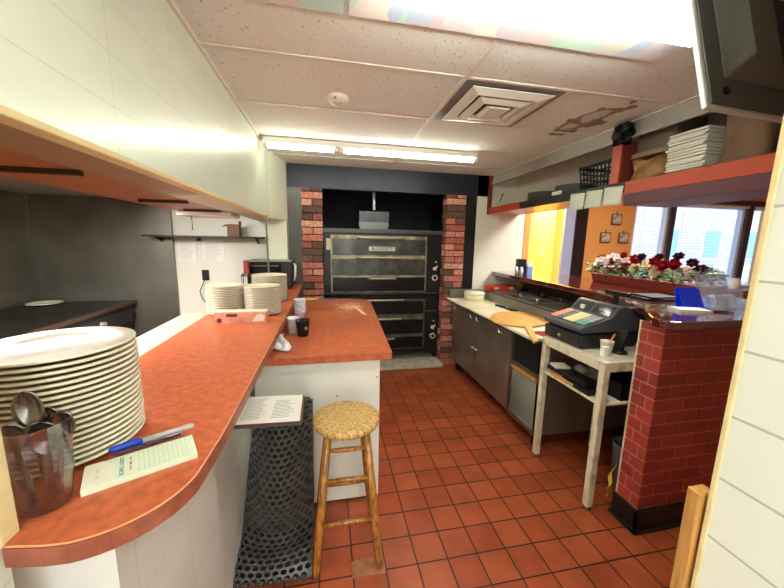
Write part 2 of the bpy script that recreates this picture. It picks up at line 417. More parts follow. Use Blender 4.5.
# bulkhead over the bar, light wall behind the overhead shelf
struct('beam', MB().prism([(2.034, CZ), (2.0, 2.315), (2.0, 2.306), (2.02, 2.306), (2.055, CZ)], 'y', -2.6, 3.88), mat('grey_bulkhead_paint', (176, 170, 164), .6, var=.08, vscale=3))
struct('wall_over_bar', B((2.36, -.6, 1.96), (2.42, 3.88, DZ)), mat('pale_partition', (228, 218, 204), .7, var=.06, vscale=2))

# dining side
WY = 4.6
struct('wall_dining_left', B((2.60, 3.9, 0), (2.66, 5.5, DZ)), yellowp)
struct('wall_dining_back', B((2.6, 5.3, 0), (3.75, 5.4, DZ)).box((3.52, WY, 0), (3.68, 5.3, DZ)), yellowp)
struct('wall_dining', B((4.05, WY, 0), (4.99, WY+.12, DZ)), amber)
struct('wall_dining_sill', B((4.99, WY, 0), (9.3, WY+.12, .86)), amber)
struct('wall_dining_head', B((4.99, WY, 2.34), (9.3, WY+.12, DZ)), amber)
struct('wall_dining_right', B((9.2, -2.6, 0), (9.4, 5.5, DZ)), amber)
struct('column_reflection_strip', B((3.66, WY-.04, 0), (3.86, WY+.1, DZ)), mat('blue_reflection_tone', (150, 165, 205), .2, coat=.5))  # pale blue-grey box standing for the bluish reflection on the dark column
struct('column', B((3.84, WY-.06, 0), (4.05, WY+.12, DZ)), mat('dark_glossy_wood', (34, 28, 30), .15, coat=.6))
dkwood = mat('dark_window_wood', (66, 54, 66), .4)
pane_m = glassy('window_glass', (245, 250, 255), .06)
wins = [(4.99, 5.70), (5.80, 7.36), (7.50, 9.2)]
wf = mat('white_window_frame', (228, 230, 236), .4)
for i, (a, b) in enumerate(wins):
    g = MB().box((a, WY+.02, .86), (a+.05, WY+.1, 2.34)).box((b-.05, WY+.02, .86), (b, WY+.1, 2.34)).box((a, WY+.02, .86), (b, WY+.1, .92)).box((a, WY+.02, 2.28), (b, WY+.1, 2.34))
    w = struct('window_%d' % (i+1), g, wf)
    p = B((a+.04, WY+.055, .90), (b-.04, WY+.061, 2.30)).build('pane', pane_m, w)
    bl = thing('window_blind', ['open horizontal blind on the narrow window beside the amber wall', 'open horizontal blind on the wide middle window',
               'open horizontal blind on the window nearest the trimmed white wall'][i], 'blind', (a, WY-.03, 2.30), 'window blinds in the dining room')
    B((a+.02, WY-.05, 2.29), (b-.02, WY-.01, 2.33)).build('head_rail', white, bl)
    g = MB(); z = .92
    while z < 2.28:
        g.add([(a+.03, WY-.045, z), (b-.03, WY-.045, z), (b-.03, WY-.02, z+.003), (a+.03, WY-.02, z+.003)], [(0, 1, 2, 3)]); z += .026
    g.build('slats', white, bl, solid=.0012)
    for x in (a+.12, b-.12): MB().tube((x, WY-.048, .9), (x, WY-.048, 2.3), .0025, n=6).build('ladder_cord', white, bl)
for a, b in ((5.70, 5.80), (7.36, 7.50)):
    struct('trim_5' if a < 6 else 'trim_6', B((a, WY-.02, .86), (b, WY+.12, 2.34)), dkwood)
struct('window_sill', B((4.95, WY-.24, .82), (9.2, WY+.02, .86)), white)
struct('trim_7', B((4.95, WY-.07, 2.34), (9.2, WY+.0, 2.42)), dkwood)

# street beyond the window
struct('street', B((-20, 5.7, -.4), (60, 40, -.3)), mat('pale_asphalt', (170, 172, 176), .9))
fac = tiles('pale_brick_facade', (206, 190, 196), (196, 180, 188), (228, 222, 224), .5, .16, .012, (0, 0), 'xz', rough=.9, offset=.5, bump=.1)
bd = thing('brick_building', 'pale brick building with rows of windows seen through the blinds', 'building', (24, 17, -.3))
B((2, 16, -.3), (50, 22, 11)).build('wall', fac, bd)
gm = mat('bluish_window_glass', (150, 184, 198), .2)
for k, x in enumerate((13.0, 16.2, 19.4, 22.6, 25.8, 29.0, 32.2)):
    for z in (1.0, 4.2, 7.4):
        fr = B((x-.1, 15.94, z-.1), (x+1.3, 16.02, z+1.75)).build('window', mat('white_sash', (235, 238, 240), .5), bd)
        B((x, 15.92, z), (x+1.2, 15.95, z+1.65)).build('pane', gm, fr)
st = thing('concrete_steps', 'pale concrete front steps outside the window', 'steps', (26, 15, -.3))
for k in range(5): B((23, 14.2+.32*k, -.3), (28, 15.88, -.3+.18*(k+1))).build('step', mat('pale_concrete', (210, 210, 208), .9), st)

# ------------------------------------------------------------------ ceiling things
tube_m = emis('lit_fluorescent_tube', (250, 255, 238), 20)
tube_f = emis('lit_far_tube', (250, 254, 232), 18)
fix_m = mat('white_fixture_enamel', (240, 240, 232), .35)
brass = mat('aged_lamp_end', (206, 180, 120), .35, .6)
def strip_light(x0, x1, ys, label, tm, zt, tr=.019, body=.05, n_seg=((0, 1),)):
    yc = sum(ys)/len(ys); w = (max(ys)-min(ys))/2+.035
    t = thing('ceiling_light', label, 'ceiling light', ((x0+x1)/2, yc, CZ))
    MB().prism([(yc-w, CZ-.006), (yc+w, CZ-.006), (yc+w*.75, CZ-body), (yc-w*.75, CZ-body)], 'x', x0, x1).build('housing', fix_m, t, bevel=.003)
    for a, b in n_seg:
        xa, xb = x0+(x1-x0)*a, x0+(x1-x0)*b
        for y in ys:
            tb = MB().tube((xa+.025, y, zt), (xb-.025, y, zt), tr, n=14).build('tube', tm, t)
            for e0, e1, h0 in ((xa+.012, xa+.03, xa), (xb-.03, xb-.012, xb-.014)):
                MB().tube((e0, y, zt), (e1, y, zt), tr*1.02, n=14).build('end_cap', brass, tb)
                B((h0, y-.018, zt-.016), (h0+.014, y+.018, CZ-body+.004)).build('lamp_holder', white, t)
    return t
strip_light(.10, 1.36, (1.0, 1.09), 'bright two-tube fluorescent light nearest the camera beside the coloured panels', tube_m, CZ-.075)
strip_light(-.50, 1.37, (2.96,), 'long single-row fluorescent strip light across the ceiling before the oven', tube_f, CZ-.07, n_seg=((0, .32), (.33, 1)))

def film_material():
    m = bpy.data.materials.new('iridescent_film'); m.use_nodes = True
    nt = m.node_tree; b = nt.nodes['Principled BSDF']; b.inputs['Roughness'].default_value = .3
    N, L = nt.nodes.new, nt.links.new
    tc = N('ShaderNodeTexCoord'); mp = N('ShaderNodeMapping'); mp.inputs['Scale'].default_value = (9, 4, 1); L(tc.outputs['Object'], mp.inputs[0])
    v = N('ShaderNodeTexVoronoi'); v.distance = 'CHEBYCHEV'; v.inputs['Scale'].default_value = 1.0; L(mp.outputs[0], v.inputs['Vector'])
    hs_ = N('ShaderNodeSeparateColor'); L(v.outputs['Color'], hs_.inputs[0])
    r = N('ShaderNodeValToRGB'); e = r.color_ramp.elements
    e[0].position = 0; e[0].color = rgba((190, 206, 234)); e[1].position = 1; e[1].color = rgba((214, 232, 230))
    for p, c in ((.18, (200, 212, 236)), (.36, (232, 206, 216)), (.5, (220, 234, 218)), (.64, (244, 238, 228)), (.8, (222, 210, 232)), (.9, (196, 228, 222))):
        x = e.new(p); x.color = rgba(c)
    L(hs_.outputs[0], r.inputs[0]); L(r.outputs[0], b.inputs['Base Color'])
    return m
film = film_material()
for i, (a, b) in enumerate(((-.50, .066), (.086, 1.46))):
    o = B((a, .78, CZ-.012), (b, 1.345, CZ-.006)).build('light_panel', film, loc=((a+b)/2, 1.06, CZ-.006))
    tag(o, ['short pastel iridescent ceiling panel nearest the white left wall', 'long pastel iridescent ceiling panel behind the bright tube light'][i], 'ceiling panel')

sd = thing('smoke_detector', 'round cream smoke detector on the ceiling tile', 'smoke detector', (.072, 2.08, CZ))
MB().lathe([(.062, 0), (.062, -.014), (.05, -.03), (.03, -.04), (.0, -.042)], (.072, 2.08, CZ), 28, close=False).build('body', mat('cream_plastic', (224, 214, 192), .45), sd)
MB().lathe([(.016, -.036), (.016, -.05), (0, -.052)], (.08, 2.065, CZ), 16, close=False).build('sensor_cap', mat('grey_cap', (186, 176, 158), .5), sd)
B((.05, 2.02, CZ-.03), (.058, 2.03, CZ-.02)).build('indicator', mat('dark_indicator', (80, 70, 56), .4), sd)

vt = thing('ceiling_vent', 'square stepped white air diffuser in the ceiling with a mottled grey plate', 'vent', (1.01, 1.985, CZ))
g = MB()
def sq_ring(g, cx, cy_, a, b, za, zb):
    vs = [(cx+sx*a, cy_+sy_*a, za) for sx, sy_ in ((-1, -1), (1, -1), (1, 1), (-1, 1))]+[(cx+sx*b, cy_+sy_*b, zb) for sx, sy_ in ((-1, -1), (1, -1), (1, 1), (-1, 1))]
    g.add(vs, [(i, (i+1) % 4, 4+(i+1) % 4, 4+i) for i in range(4)])
B((.712, 1.70, CZ-.004), (1.298, 2.27, CZ-.001)).build('back_plate', mat('mottled_grey_metal', (128, 120, 122), .5, var=.35, vscale=7), vt)  # back plate in uneven grey
for k, (a, b, z) in enumerate(((.245, .185, -.012), (.165, .115, -.022))):
    g = MB(); sq_ring(g, 1.01, 1.985, a, b, CZ+z, CZ+z-.014); sq_ring(g, 1.01, 1.985, b, b-.012, CZ+z-.014, CZ+z+.004)
    g.build('louver', white, vt, solid=.003)
MB().prism([(.93, CZ-.03), (1.09, CZ-.03), (1.065, CZ-.042), (.955, CZ-.042)], 'y', 1.905, 2.065).build('center_plate', white, vt)

# ------------------------------------------------------------------ pass-through counter
CT = 1.08
ct = thing('serving_counter', 'long orange laminate counter running through the pass-through opening', 'counter', (-.5, 2.2, CT))
def arc(cx, cy_, r, a0, a1, n=10): return [(cx+r*math.cos(math.radians(a0+(a1-a0)*i/n)), cy_+r*math.sin(math.radians(a0+(a1-a0)*i/n))) for i in range(n+1)]
outline = [(-.80, 3.875), (-.80, .615), (-.535, .615), (-.531, .575)] + [(-.47, .566)] + arc(-.452, .732, .168, -84, -8, 12) + [(-.278, .85), (-.283, 3.6), (-.288, 3.875)]
MB().prism(outline, 'z', CT-.038, CT).build('worktop', lam, ct, bevel=.002)
# thin edge band
eb = MB(); pts = outline[3:]
for (x0, y0), (x1, y1) in zip(pts[:-1], pts[1:]):
    d = Vector((x1-x0, y1-y0)).normalized(); nn = Vector((d.y, -d.x))*.0015
    eb.add([(x0+nn.x, y0+nn.y, CT-.0385), (x1+nn.x, y1+nn.y, CT-.0385), (x1+nn.x, y1+nn.y, CT-.003), (x0+nn.x, y0+nn.y, CT-.003)], [(0, 1, 2, 3)])
eb.build('edge_band', lam_edge, ct, solid=.0015)
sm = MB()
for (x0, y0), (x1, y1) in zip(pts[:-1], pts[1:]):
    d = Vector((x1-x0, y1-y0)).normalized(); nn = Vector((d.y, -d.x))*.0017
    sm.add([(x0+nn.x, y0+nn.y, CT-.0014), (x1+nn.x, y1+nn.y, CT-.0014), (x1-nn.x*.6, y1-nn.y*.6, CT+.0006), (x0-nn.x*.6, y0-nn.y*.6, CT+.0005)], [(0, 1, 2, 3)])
sm.build('edge_highlight', mat('painted_edge_highlight', (204, 142, 98), .5), ct, solid=.0003)  # pale strip painted as the highlight along the counter edge
# pale steel ledge behind it
sl = thing('steam_table', 'pale steel ledge of a steam table along the back of the orange counter', 'steam table', (-1.0, 2.0, 0))
B((-1.03, .7, 1.01), (-.85, 2.57, 1.045)).build('ledge', mat('ivory_steel_top', (168, 164, 144), .4, var=.08, vscale=8), sl, bevel=.003)
B((-1.01, .72, .1), (-.87, 2.55, 1.01)).build('cabinet', steel, sl)
for x in (-.99, -.89):
    for y in (.76, 2.5): MB().tube((x, y, 0), (x, y, .1), .02).build('leg', steel, sl)
for y in (2.08, 2.26): B((-.85, y, 1.02), (-.835, y+.09, 1.04)).build('hinge', steel, sl)

def plate_proto(r, label, grp, name='dinner_plate'):
    g = MB().lathe([(0.001, .004), (r*.58, .004), (r*.66, .002), (r*.68, .005), (r*.93, .0142), (r*.985, .0146), (r*1.003, .0162), (r*1.005, .0188), (r*.995, .0212), (r*.97, .0212), (r*.72, .0125), (r*.66, .009), (.001, .008)], (0, 0, 0), 56, close=False)
    o = g.build(name, plate_m); return tag(o, label, 'plate', grp)
def plate_stack(cx, cy_, z0, r, n, dz, which, grp, jit=.0012):
    p = None
    for k in range(n):
        lab = 'ivory dinner plate, %s of %s' % (nth(n-1-k, n), which)
        if p is None: o = p = plate_proto(r, lab, grp)
        else: o = p.copy(); COL.objects.link(o); o['label'] = lab
        o.location = (cx+rnd(-jit, jit), cy_+rnd(-jit, jit), z0+dz*k); o.rotation_euler.z = rnd(0, 6)
plate_stack(-.628, .872, CT, .148, 19, .0133, 'the tall stack beside the spoons', 'plates stacked beside the spoon cup')
plate_stack(-.685, 2.36, CT, .118, 17, .0112, 'the back-left stack behind the pink box', 'plates stacked behind the pink box')
plate_stack(-.44, 2.33, CT, .118, 17, .0112, 'the front-right stack behind the pink box', 'plates stacked behind the pink box')
plate_stack(-.475, 2.83, CT, .138, 19, .0112, 'the far stack beside the black oven', 'plates stacked beside the black countertop oven')

# clear cup of spoons
CX, CYy = -.528, .662
cup = thing('plastic_cup', 'clear plastic tumbler holding metal spoons on the counter', 'cup', (CX, CYy, CT))
prof = [(.001, .004), (.034, .004), (.036, .008), (.0395, .06), (.042, .063), (.048, .170), (.0462, .171), (.040, .064), (.0365, .06), (.034, .01), (.001, .009)]
MB().lathe(prof, (CX, CYy, CT), 40, close=False).build('cup_wall', glassy('clear_plastic', (240, 240, 243), .1, .04, fres=.14), cup)
spoon_m = mat('spoon_steel', (150, 145, 138), .22, .95, var=.2, vscale=20)
def spoon(base, top, w, label):
    """handle tip at base, bowl beyond top"""
    b, t = Vector(base), Vector(top); d = (t-b).normalized(); s = d.cross(Vector((.25, -1, .1))).normalized(); n = s.cross(d)
    g = MB(); L = (t-b).length
    def fn(u, v):
        a = v; hw = .0042+.002*max(0, 1-a*5)
        if a < .68: z = 0; c = b+d*L*a; ww = hw
        else:
            q = (a-.68)/.32; ww = w*math.sqrt(max(.0, 1-(2*q-1)**2))+.0035*(1-q) if q < 1 else .0008
            c = b+d*L*a; z = -.011*math.sin(PI*q)*(1-(2*u-1)**2)
        return c+s*(2*u-1)*ww+n*z
    g.grid(fn, 6, 40)
    o = g.build('spoon', spoon_m, solid=.0012, loc=b)
    tag(o, label, 'spoon', 'spoons in the clear tumbler')
sp_list = [((-.535, .675), (-.012, -.002), .215, .02, 'metal spoon standing highest in the tumbler, bowl upright'),
           ((-.520, .660), (.008, -.012), .166, .023, 'metal spoon in the tumbler with its bowl against the front rim'),
           ((-.540, .655), (-.018, -.008), .165, .020, 'metal spoon leaning on the tumbler rim nearest the wall trim'),
           ((-.515, .672), (.018, .006), .168, .019, 'metal spoon leaning on the tumbler rim nearest the plates'),
           ((-.530, .675), (-.002, .018), .172, .019, 'metal spoon half hidden at the back of the tumbler'),
           ((-.525, .655), (.022, -.010), .152, .020, 'metal spoon sunk lowest in the tumbler, facing the order pad')]
for (bx, by), (dx, dy), L, w, lab in sp_list:
    spoon((bx, by, CT+.012), (bx+dx, by+dy, CT+.012+L), w, lab)

# order pad and marker
pd = thing('order_pad', 'pale green order pad lying on the counter in front of the plates', 'notepad', (-.41, .762, CT))
c0, c1, c2, c3 = Vector((-.482, .672, 0)), Vector((-.302, .765, 0)), Vector((-.345, .852, 0)), Vector((-.522, .762, 0))
pu = (c1-c0).normalized(); pv = Vector((-pu.y, pu.x, 0))
MB().prism([(p.x, p.y) for p in (c0, c0+pu*.2, c0+pu*.2+pv*.088, c0+pv*.088)], 'z', CT, CT+.013).build('sheets', mat('mint_paper', (214, 226, 200), .8), pd)
top = CT+.0134
def on_pad(a, b): return c0+pu*a+pv*b+Vector((0, 0, top))
gt = MB()
for k in range(11):
    a = .092+k*.009; q = [on_pad(a, .004), on_pad(a+.0007, .004), on_pad(a+.0007, .084), on_pad(a, .084)]
    gt.add(q, [(0, 1, 2, 3)])
gt.build('printed_rules', mat('green_ink', (160, 190, 160), .8), pd, solid=.0002)
MB().add([on_pad(.0, .0), on_pad(.05, .0), on_pad(.05, .06), on_pad(.03, .088), on_pad(0, .088)], [(0, 1, 2, 3, 4)]).build('stub', mat('cream_paper', (232, 228, 206), .8), pd, solid=.0008)
blue_ink = mat('blue_grey_ink', (110, 128, 150), .8)
lettering('GUEST CHECK', blue_ink, pd, frame_mat(on_pad(.062, .044), -pv, pu), .0105)
lettering('Date   Table   Server', mat('red_ink', (190, 120, 110), .8), pd, frame_mat(on_pad(.078, .044), -pv, pu), .006)
lettering('THANK YOU', mat('red_ink', (190, 120, 110), .8), pd, frame_mat(on_pad(.022, .044), -pv, pu), .007)
p0, p1 = Vector((-.492, .790, CT+.0235)), Vector((-.352, .868, CT+.0235)); d = (p1-p0).normalized()
mk = thing('marker_pen', 'blue-capped grey marker pen lying against the plates beside the order pad', 'pen', p0)
MB().path([p0+d*.055, p0+d*.158, p0+d*.163], [.0068, .0068, .004], 14).build('barrel', mat('grey_pen', (176, 174, 168), .4), mk)
MB().path([p0-d*.006, p0, p0+d*.056], [.004, .0074, .0078], 14).build('cap', mat('blue_cap', (30, 66, 176), .35), mk)
MB().path([p0+d*.02+Vector((0, 0, .008)), p0+d*.05+Vector((0, 0, .0095))], .0015, 6).build('clip', mat('blue_cap', (30, 66, 176), .35), mk)
pn = thing('ballpoint_pen', 'thin dark pen between the blue-capped marker and the order pad', 'pen', (-.42, .82, CT))
q0, q1 = Vector((-.487, .776, CT+.018)), Vector((-.36, .846, CT+.018)); d = (q1-q0).normalized()
MB().path([q0, q0+d*.01, q0+d*.135], [.001, .0036, .0038], 10).build('barrel', mat('navy_pen', (40, 44, 70), .35), pn)
MB().path([q0+d*.1+Vector((0, 0, .004)), q0+d*.138+Vector((0, 0, .004))], .0012, 6).build('clip', chrome, pn)

# wrap box
bx = thing('wrap_box', 'pink and white cardboard wrap box lying in front of the plate stacks', 'box', (-.53, 2.09, CT))
B((-.668, 2.055, CT), (-.372, 2.135, CT+.072)).build('carton', mat('salmon_card', (226, 146, 122), .6, c2=(240, 190, 168), vscale=9), bx, bevel=.002)
B((-.668, 2.06, CT+.072), (-.372, 2.13, CT+.0735)).build('lid', mat('cream_card', (240, 216, 190), .6), bx)
MB().add([(-.455, 2.054, CT+.012), (-.43, 2.054, CT+.052), (-.40, 2.054, CT+.060), (-.380, 2.054, CT+.040), (-.39, 2.054, CT+.014)], [(0, 1, 2, 3, 4)]).build('picture', white, bx, solid=.001)
B((-.60, 2.053, CT+.044), (-.54, 2.055, CT+.060)).build('emblem', mat('dark_red_print', (120, 50, 44), .6), bx)
MB().lathe([(.014, 0), (.014, .002)], (0, 0, 0), 16, M=Matrix.Translation((-.640, 2.0545, CT+.022)) @ Matrix.Rotation(PI/2, 4, 'X')).build('seal', mat('dark_red_print', (120, 50, 44), .6), bx)

# black countertop oven at the far end
mo = thing('countertop_oven', 'black countertop oven at the far end of the orange counter', 'oven', (-.58, 3.62, CT))
B((-.80, 3.48, CT+.02), (-.365, 3.84, CT+.29)).build('body', blackp, mo, bevel=.012)
B((-.79, 3.472, CT+.05), (-.47, 3.484, CT+.265)).build('door', mat('black_glass', (16, 16, 18), .12), mo, bevel=.004)
B((-.46, 3.474, CT+.04), (-.375, 3.482, CT+.27)).build('control_panel', mat('dark_panel', (44, 44, 46), .3), mo)
MB().tube((-.77, 3.455, CT+.245), (-.49, 3.455, CT+.245), .008).build('handle', steel, mo)
B((-.80, 3.47, CT+.285), (-.365, 3.84, CT+.295)).build('top_edge', mat('grey_top', (150, 150, 144), .4, .5), mo)
MB().path([(-.352, 3.60, CT+.26), (-.335, 3.58, CT+.24), (-.34, 3.57, CT+.12), (-.355, 3.6, CT+.08)], .012, 10).build('cord', white, mo)
for x in (-.77, -.40):
    for y in (3.52, 3.8): MB().tube((x, y, CT), (x, y, CT+.022), .015).build('foot', blackp, mo)
g = MB()
for k in range(7): g.box((-.86+.0, 3.40+.012*k, CT+.08), (-.82, 3.404+.012*k, CT+.16))
rk = thing('wire_rack', 'small black wire rack beside the black countertop oven', 'rack', (-.7, 3.38, CT))
g = MB()
for k in range(9): g.path([(-.82+.03*k, 3.36, CT+.155), (-.82+.03*k, 3.42, CT+.165)], .004, 6)
g.path([(-.83, 3.36, CT+.155), (-.57, 3.36, CT+.155)], .005, 6).path([(-.83, 3.42, CT+.165), (-.57, 3.42, CT+.165)], .005, 6)
g.build('basket', blackp, rk)
for x in (-.82, -.58):
    for y in (3.36, 3.42): MB().tube((x, y, CT), (x, y, CT+.16), .004, n=8).build('leg', blackp, rk)
rd = MB().tube((-.50, 2.93, 1.79), (-.50, 2.965, CT), .008).build('support_rod', steel, loc=(-.50, 2.965, CT))
tag(rd, 'thin steel rod standing from the counter to the soffit beside the far plates', 'rod')
red = B((-.80, 3.36, CT+.168), (-.755, 3.42, CT+.30)).build('red_carton', mat('dull_red_card', (150, 60, 54), .6), loc=(-.78, 3.39, CT+.168), bevel=.002)
tag(red, 'small dull red carton on the wire rack beside the black oven', 'carton')

# ------------------------------------------------------------------ kitchen behind the opening
hd = thing('exhaust_hood', 'long steel exhaust hood over the griddle', 'hood', (-2.35, 2.0, 1.97))
MB().prism([(-2.86, 1.985), (-1.7, 1.985), (-1.7, 2.1), (-2.2, CZ-.01), (-2.86, CZ-.01)], 'y', .2, 3.87).build('canopy', dsteel, hd)
B((-2.85, .25, 1.975), (-1.72, 3.86, 1.987)).build('bottom_rim', mat('pale_hood_rim', (196, 196, 190), .4, .4), hd)
bk = B((-2.86, 3.845, .02), (-1.60, 3.878, 1.974)).build('steel_splash_panel', mat('splash_stainless', (140, 136, 126), .42, .75, var=.3, vscale=2.4, bump=.02, bscale=6), loc=(-2.2, 3.86, .02))
tag(bk, 'wide dull stainless splash panel behind the griddle', 'panel')
sm_ = B((-2.86, 3.82, .9), (-2.83, 3.846, 1.985)).build('corner_strip', steel, loc=(-2.845, 3.83, .9)); tag(sm_, 'narrow steel corner strip beside the splash panel', 'strip')
gr = thing('griddle_range', 'black flat-top griddle range against the steel wall', 'range', (-2.4, 2.6, 0))
B((-2.85, 1.2, .86), (-2.0, 3.83, .925)).build('griddle_plate', mat('seasoned_iron', (40, 36, 34), .35, .5, var=.4, vscale=5), gr, bevel=.004)
B((-2.02, 1.2, .90), (-1.985, 3.83, .93)).build('front_rail', mat('brown_steel_rail', (108, 84, 72), .35, .7), gr)
B((-2.84, 1.22, .12), (-2.03, 3.81, .86)).build('body', blackm, gr)
B((-2.03, 1.22, .72), (-2.01, 3.81, .88)).build('control_panel', mat('dark_panel', (44, 44, 46), .3), gr)
for y in (2.2, 2.8, 3.3): 
    k = MB().tube((-2.01, y, .80), (-1.975, y, .80), .025, .02, 16).build('knob', chrome, gr)
for x in (-2.8, -2.08):
    for y in (1.28, 3.75): MB().tube((x, y, 0), (x, y, .12), .025).build('leg', steel, gr)
pl = plate_proto(.13, 'single pale plate on the far corner of the griddle', None, 'serving_plate'); pl.location = (-2.68, 3.66, .925)
ws = thing('wall_shelf', 'narrow dark shelf rail across the far kitchen wall over the papers', 'shelf', (-1.2, 3.78, 1.6))
B((-1.80, 3.66, 1.595), (-.645, 3.875, 1.612)).build('board', mat('dark_shelf_metal', (58, 50, 46), .35, .6), ws)
for x in (-1.7, -.75): MB().prism([(3.875, 1.6), (3.70, 1.6), (3.875, 1.53)], 'x', x-.004, x+.004).build('bracket', blackm, ws)
cb = B((-.0, -.05, 0), (.115, .05, .125)).build('cardboard_carton', kraft_d, bevel=.002); cb.location = (-1.015, 3.73, 1.612)
tag(cb, 'small brown cardboard carton sitting on the dark wall shelf', 'carton')
fl = MB().add([(0, -.05, .125), (0, .05, .125), (-.05, .05, .105), (-.05, -.05, .10)], [(0, 1, 2, 3)]).add([(.115, -.05, .125), (.115, .05, .125), (.115, .06, .16), (.115, -.05, .155)], [(0, 1, 2, 3)])
f = fl.build('flap', kraft_d, solid=.002); f.parent = cb
for k, (a, b, z0, z1) in enumerate(((-1.565, -1.385, 1.325, 1.585), (-1.325, -1.11, 1.325, 1.580))):
    p = thing('notice_sheet', ['left-hand typed notice sheet on the white wall beside the steel panel', 'right-hand typed notice sheet on the white wall over the outlet cord'][k], 'notice', ((a+b)/2, 3.876, z0))
    B((a, 3.872, z0), (b, 3.8795, z1)).build('sheet', paper, p)
    g = MB()
    for t in range(11):
        z = z1-.035-.02*t
        w = rnd(.55, .95)*(b-a-.04)
        g.box((a+.02, 3.8712, z), (a+.02+w, 3.8725, z+.004))
    g.build('printed_text', mat('grey_print', (176, 178, 184), .8), p)
tp = B((-1.375, 3.868, 1.555), (-1.335, 3.876, 1.592)).build('tape_piece', mat('blue_tape', (60, 84, 150), .6), loc=(-1.36, 3.87, 1.55)); tag(tp, 'scrap of blue tape between the two notice sheets', 'tape')
ot = thing('wall_outlet', 'black power outlet on the white far kitchen wall', 'outlet', (-1.315, 3.87, 1.19))
B((-1.35, 3.868, 1.13), (-1.28, 3.879, 1.245)).build('cover_plate', blackp, ot, bevel=.002)
MB().tube((-1.315, 3.866, 1.155), (-1.315, 3.85, 1.155), .016).build('plug', blackp, ot)
cd = MB().path([(-1.315, 3.85, 1.155), (-1.33, 3.83, 1.10), (-1.365, 3.82, 1.02), (-1.345, 3.82, .93), (-1.28, 3.82, .86)], .005, 8).build('power_cord', blackp, loc=(-1.315, 3.85, 1.1)); tag(cd, 'thin black power cord hanging from the wall outlet', 'cord')
ht = thing('hanging_tray', 'white plastic tray hung under the far end of the soffit', 'tray', (-.9, 2.9, 1.79))
B((-1.10, 2.74, 1.755), (-.72, 3.0, 1.79)).build('tray', white, ht, bevel=.004)
MB().path([(-1.02, 2.8, 1.755), (-1.02, 2.8, 1.66)], .004, 8).ball((-1.02, 2.8, 1.655), .008, 6).build('hook', steel, ht)

# ------------------------------------------------------------------ island
IT = .96
il = thing('island_counter', 'white prep island with an orange laminate top in the middle of the kitchen', 'counter', (.0, 2.6, 0))
MB().prism([(-.40, 1.745), (.355, 1.752), (.362, 1.76), (.445, 3.35), (.43, 3.44), (.38, 3.50), (.28, 3.55), (-.30, 3.56), (-.40, 3.5)], 'z', IT-.042, IT).build('worktop', lam, il, bevel=.002)
B((-.40, 1.786, .02), (.295, 3.45, IT-.042)).build('cabinet', mat('painted_white_board', (236, 235, 224), .5, var=.05, vscale=5), il)
B((-.39, 1.80, 0), (.28, 3.44, .08)).build('kick_plate', mat('dark_kick', (40, 34, 30), .6), il)
for x, z in ((.16, .62), (.15, .5), (.05, .66), (.045, .7), (.28, .80)):
    MB().tube((x, 1.7865, z), (x, 1.7845, z), .005, n=8).build('screw_hole', ink, il)
# flour smear lying on the top
def smear(pts, w, z):
    g = MB()
    for (x0, y0), (x1, y1) in zip(pts[:-1], pts[1:]):
        d = Vector((x1-x0, y1-y0)); n = Vector((-d.y, d.x)).normalized()*w
        g.add([(x0-n.x, y0-n.y, z), (x1-n.x*.6, y1-n.y*.6, z), (x1+n.x*.6, y1+n.y*.6, z), (x0+n.x, y0+n.y, z)], [(0, 1, 2, 3)])
    return g
fm = mat('flour_film', (236, 190, 140), .9)
flo = MB()
rr = random.Random(4)
for k in range(240):
    t = rr.random(); x = .10+.2*t+rr.gauss(0, .03); y = 3.12+.04*math.sin(t*9)+rr.gauss(0, .10)
    r_ = rr.uniform(.003, .012)
    flo.lathe([(r_, 0), (r_*.6, .0012), (.0005, .0015)], (x, y, IT), 7, close=False)
flo.lathe([(.045, 0), (.03, .003), (.001, .004)], (.265, 3.1, IT), 12, close=False)
for k in range(60):
    t = rr.random(); flo.lathe([(.012, 0), (.001, .002)], (.265+.05*t+rr.gauss(0, .006), 3.08-.34*t, IT), 7, close=False)
tag(flo.build('flour_smear', fm, loc=(.22, 3.1, IT)), 'dusting of flour smeared over the orange island top', 'flour', kind='stuff')

mg = thing('black_mug', 'black tapered cup near the front of the orange island', 'cup', (-.165, 2.16, IT))
MB().lathe([(.001, 0), (.033, 0), (.036, .004), (.046, .105), (.046, .11), (.043, .11), (.033, .01), (.001, .008)], (-.165, 2.16, IT), 32, close=False).build('cup_body', mat('black_glaze', (20, 20, 22), .2), mg)
B((-.15, 2.1145, IT+.05), (-.135, 2.118, IT+.07)).build('emblem', mat('grey_print2', (120, 120, 124), .5), mg)
def foam(x, y, z, n, lab, grp, r=.042):
    for k in range(n):
        o = MB().lathe([(.001, 0), (r*.75, 0), (r, .10), (r*1.06, .102), (r*1.06, .108), (r*.97, .108), (r*.72, .006), (.001, .006)], (0, 0, 0), 28, close=False).build('foam_cup', mat('foam_white', (222, 224, 230), .6))
        o.location = (x, y, z+.022*k); tag(o, lab % (nth(n-1-k, n)), 'cup', grp)
foam(-.205, 2.46, IT, 5, 'white foam cup, %s of the stack behind the black mug', 'foam cups stacked behind the black mug')
foam(-.235, 2.24, IT, 1, 'single white foam cup half hidden behind the black mug%.0s', None)
g = MB()
def rag(u, v):
    x = -.385+.165*u-.05*v+.02*math.sin(6*v); y = 1.86+.26*v+.03*math.sin(5*u)
    return (x, y, IT+.010+.055*max(0, math.sin(u*5+v*7+.6))*math.sin(v*PI)*math.sin(u*PI)**.5+.03*math.sin(u*9+2*v)**2*math.sin(v*8)**2)
g.grid(rag, 14, 18)
tag(g.build('white_cloth', mat('white_cotton', (232, 232, 230), .9), solid=.004, loc=(-.3, 2.0, IT)), 'crumpled white cloth on the island beside the serving counter edge', 'cloth')
kn = thing('bench_knife', 'wood-handled steel knife lying at the far corner of the island', 'knife', (-.15, 3.52, IT))
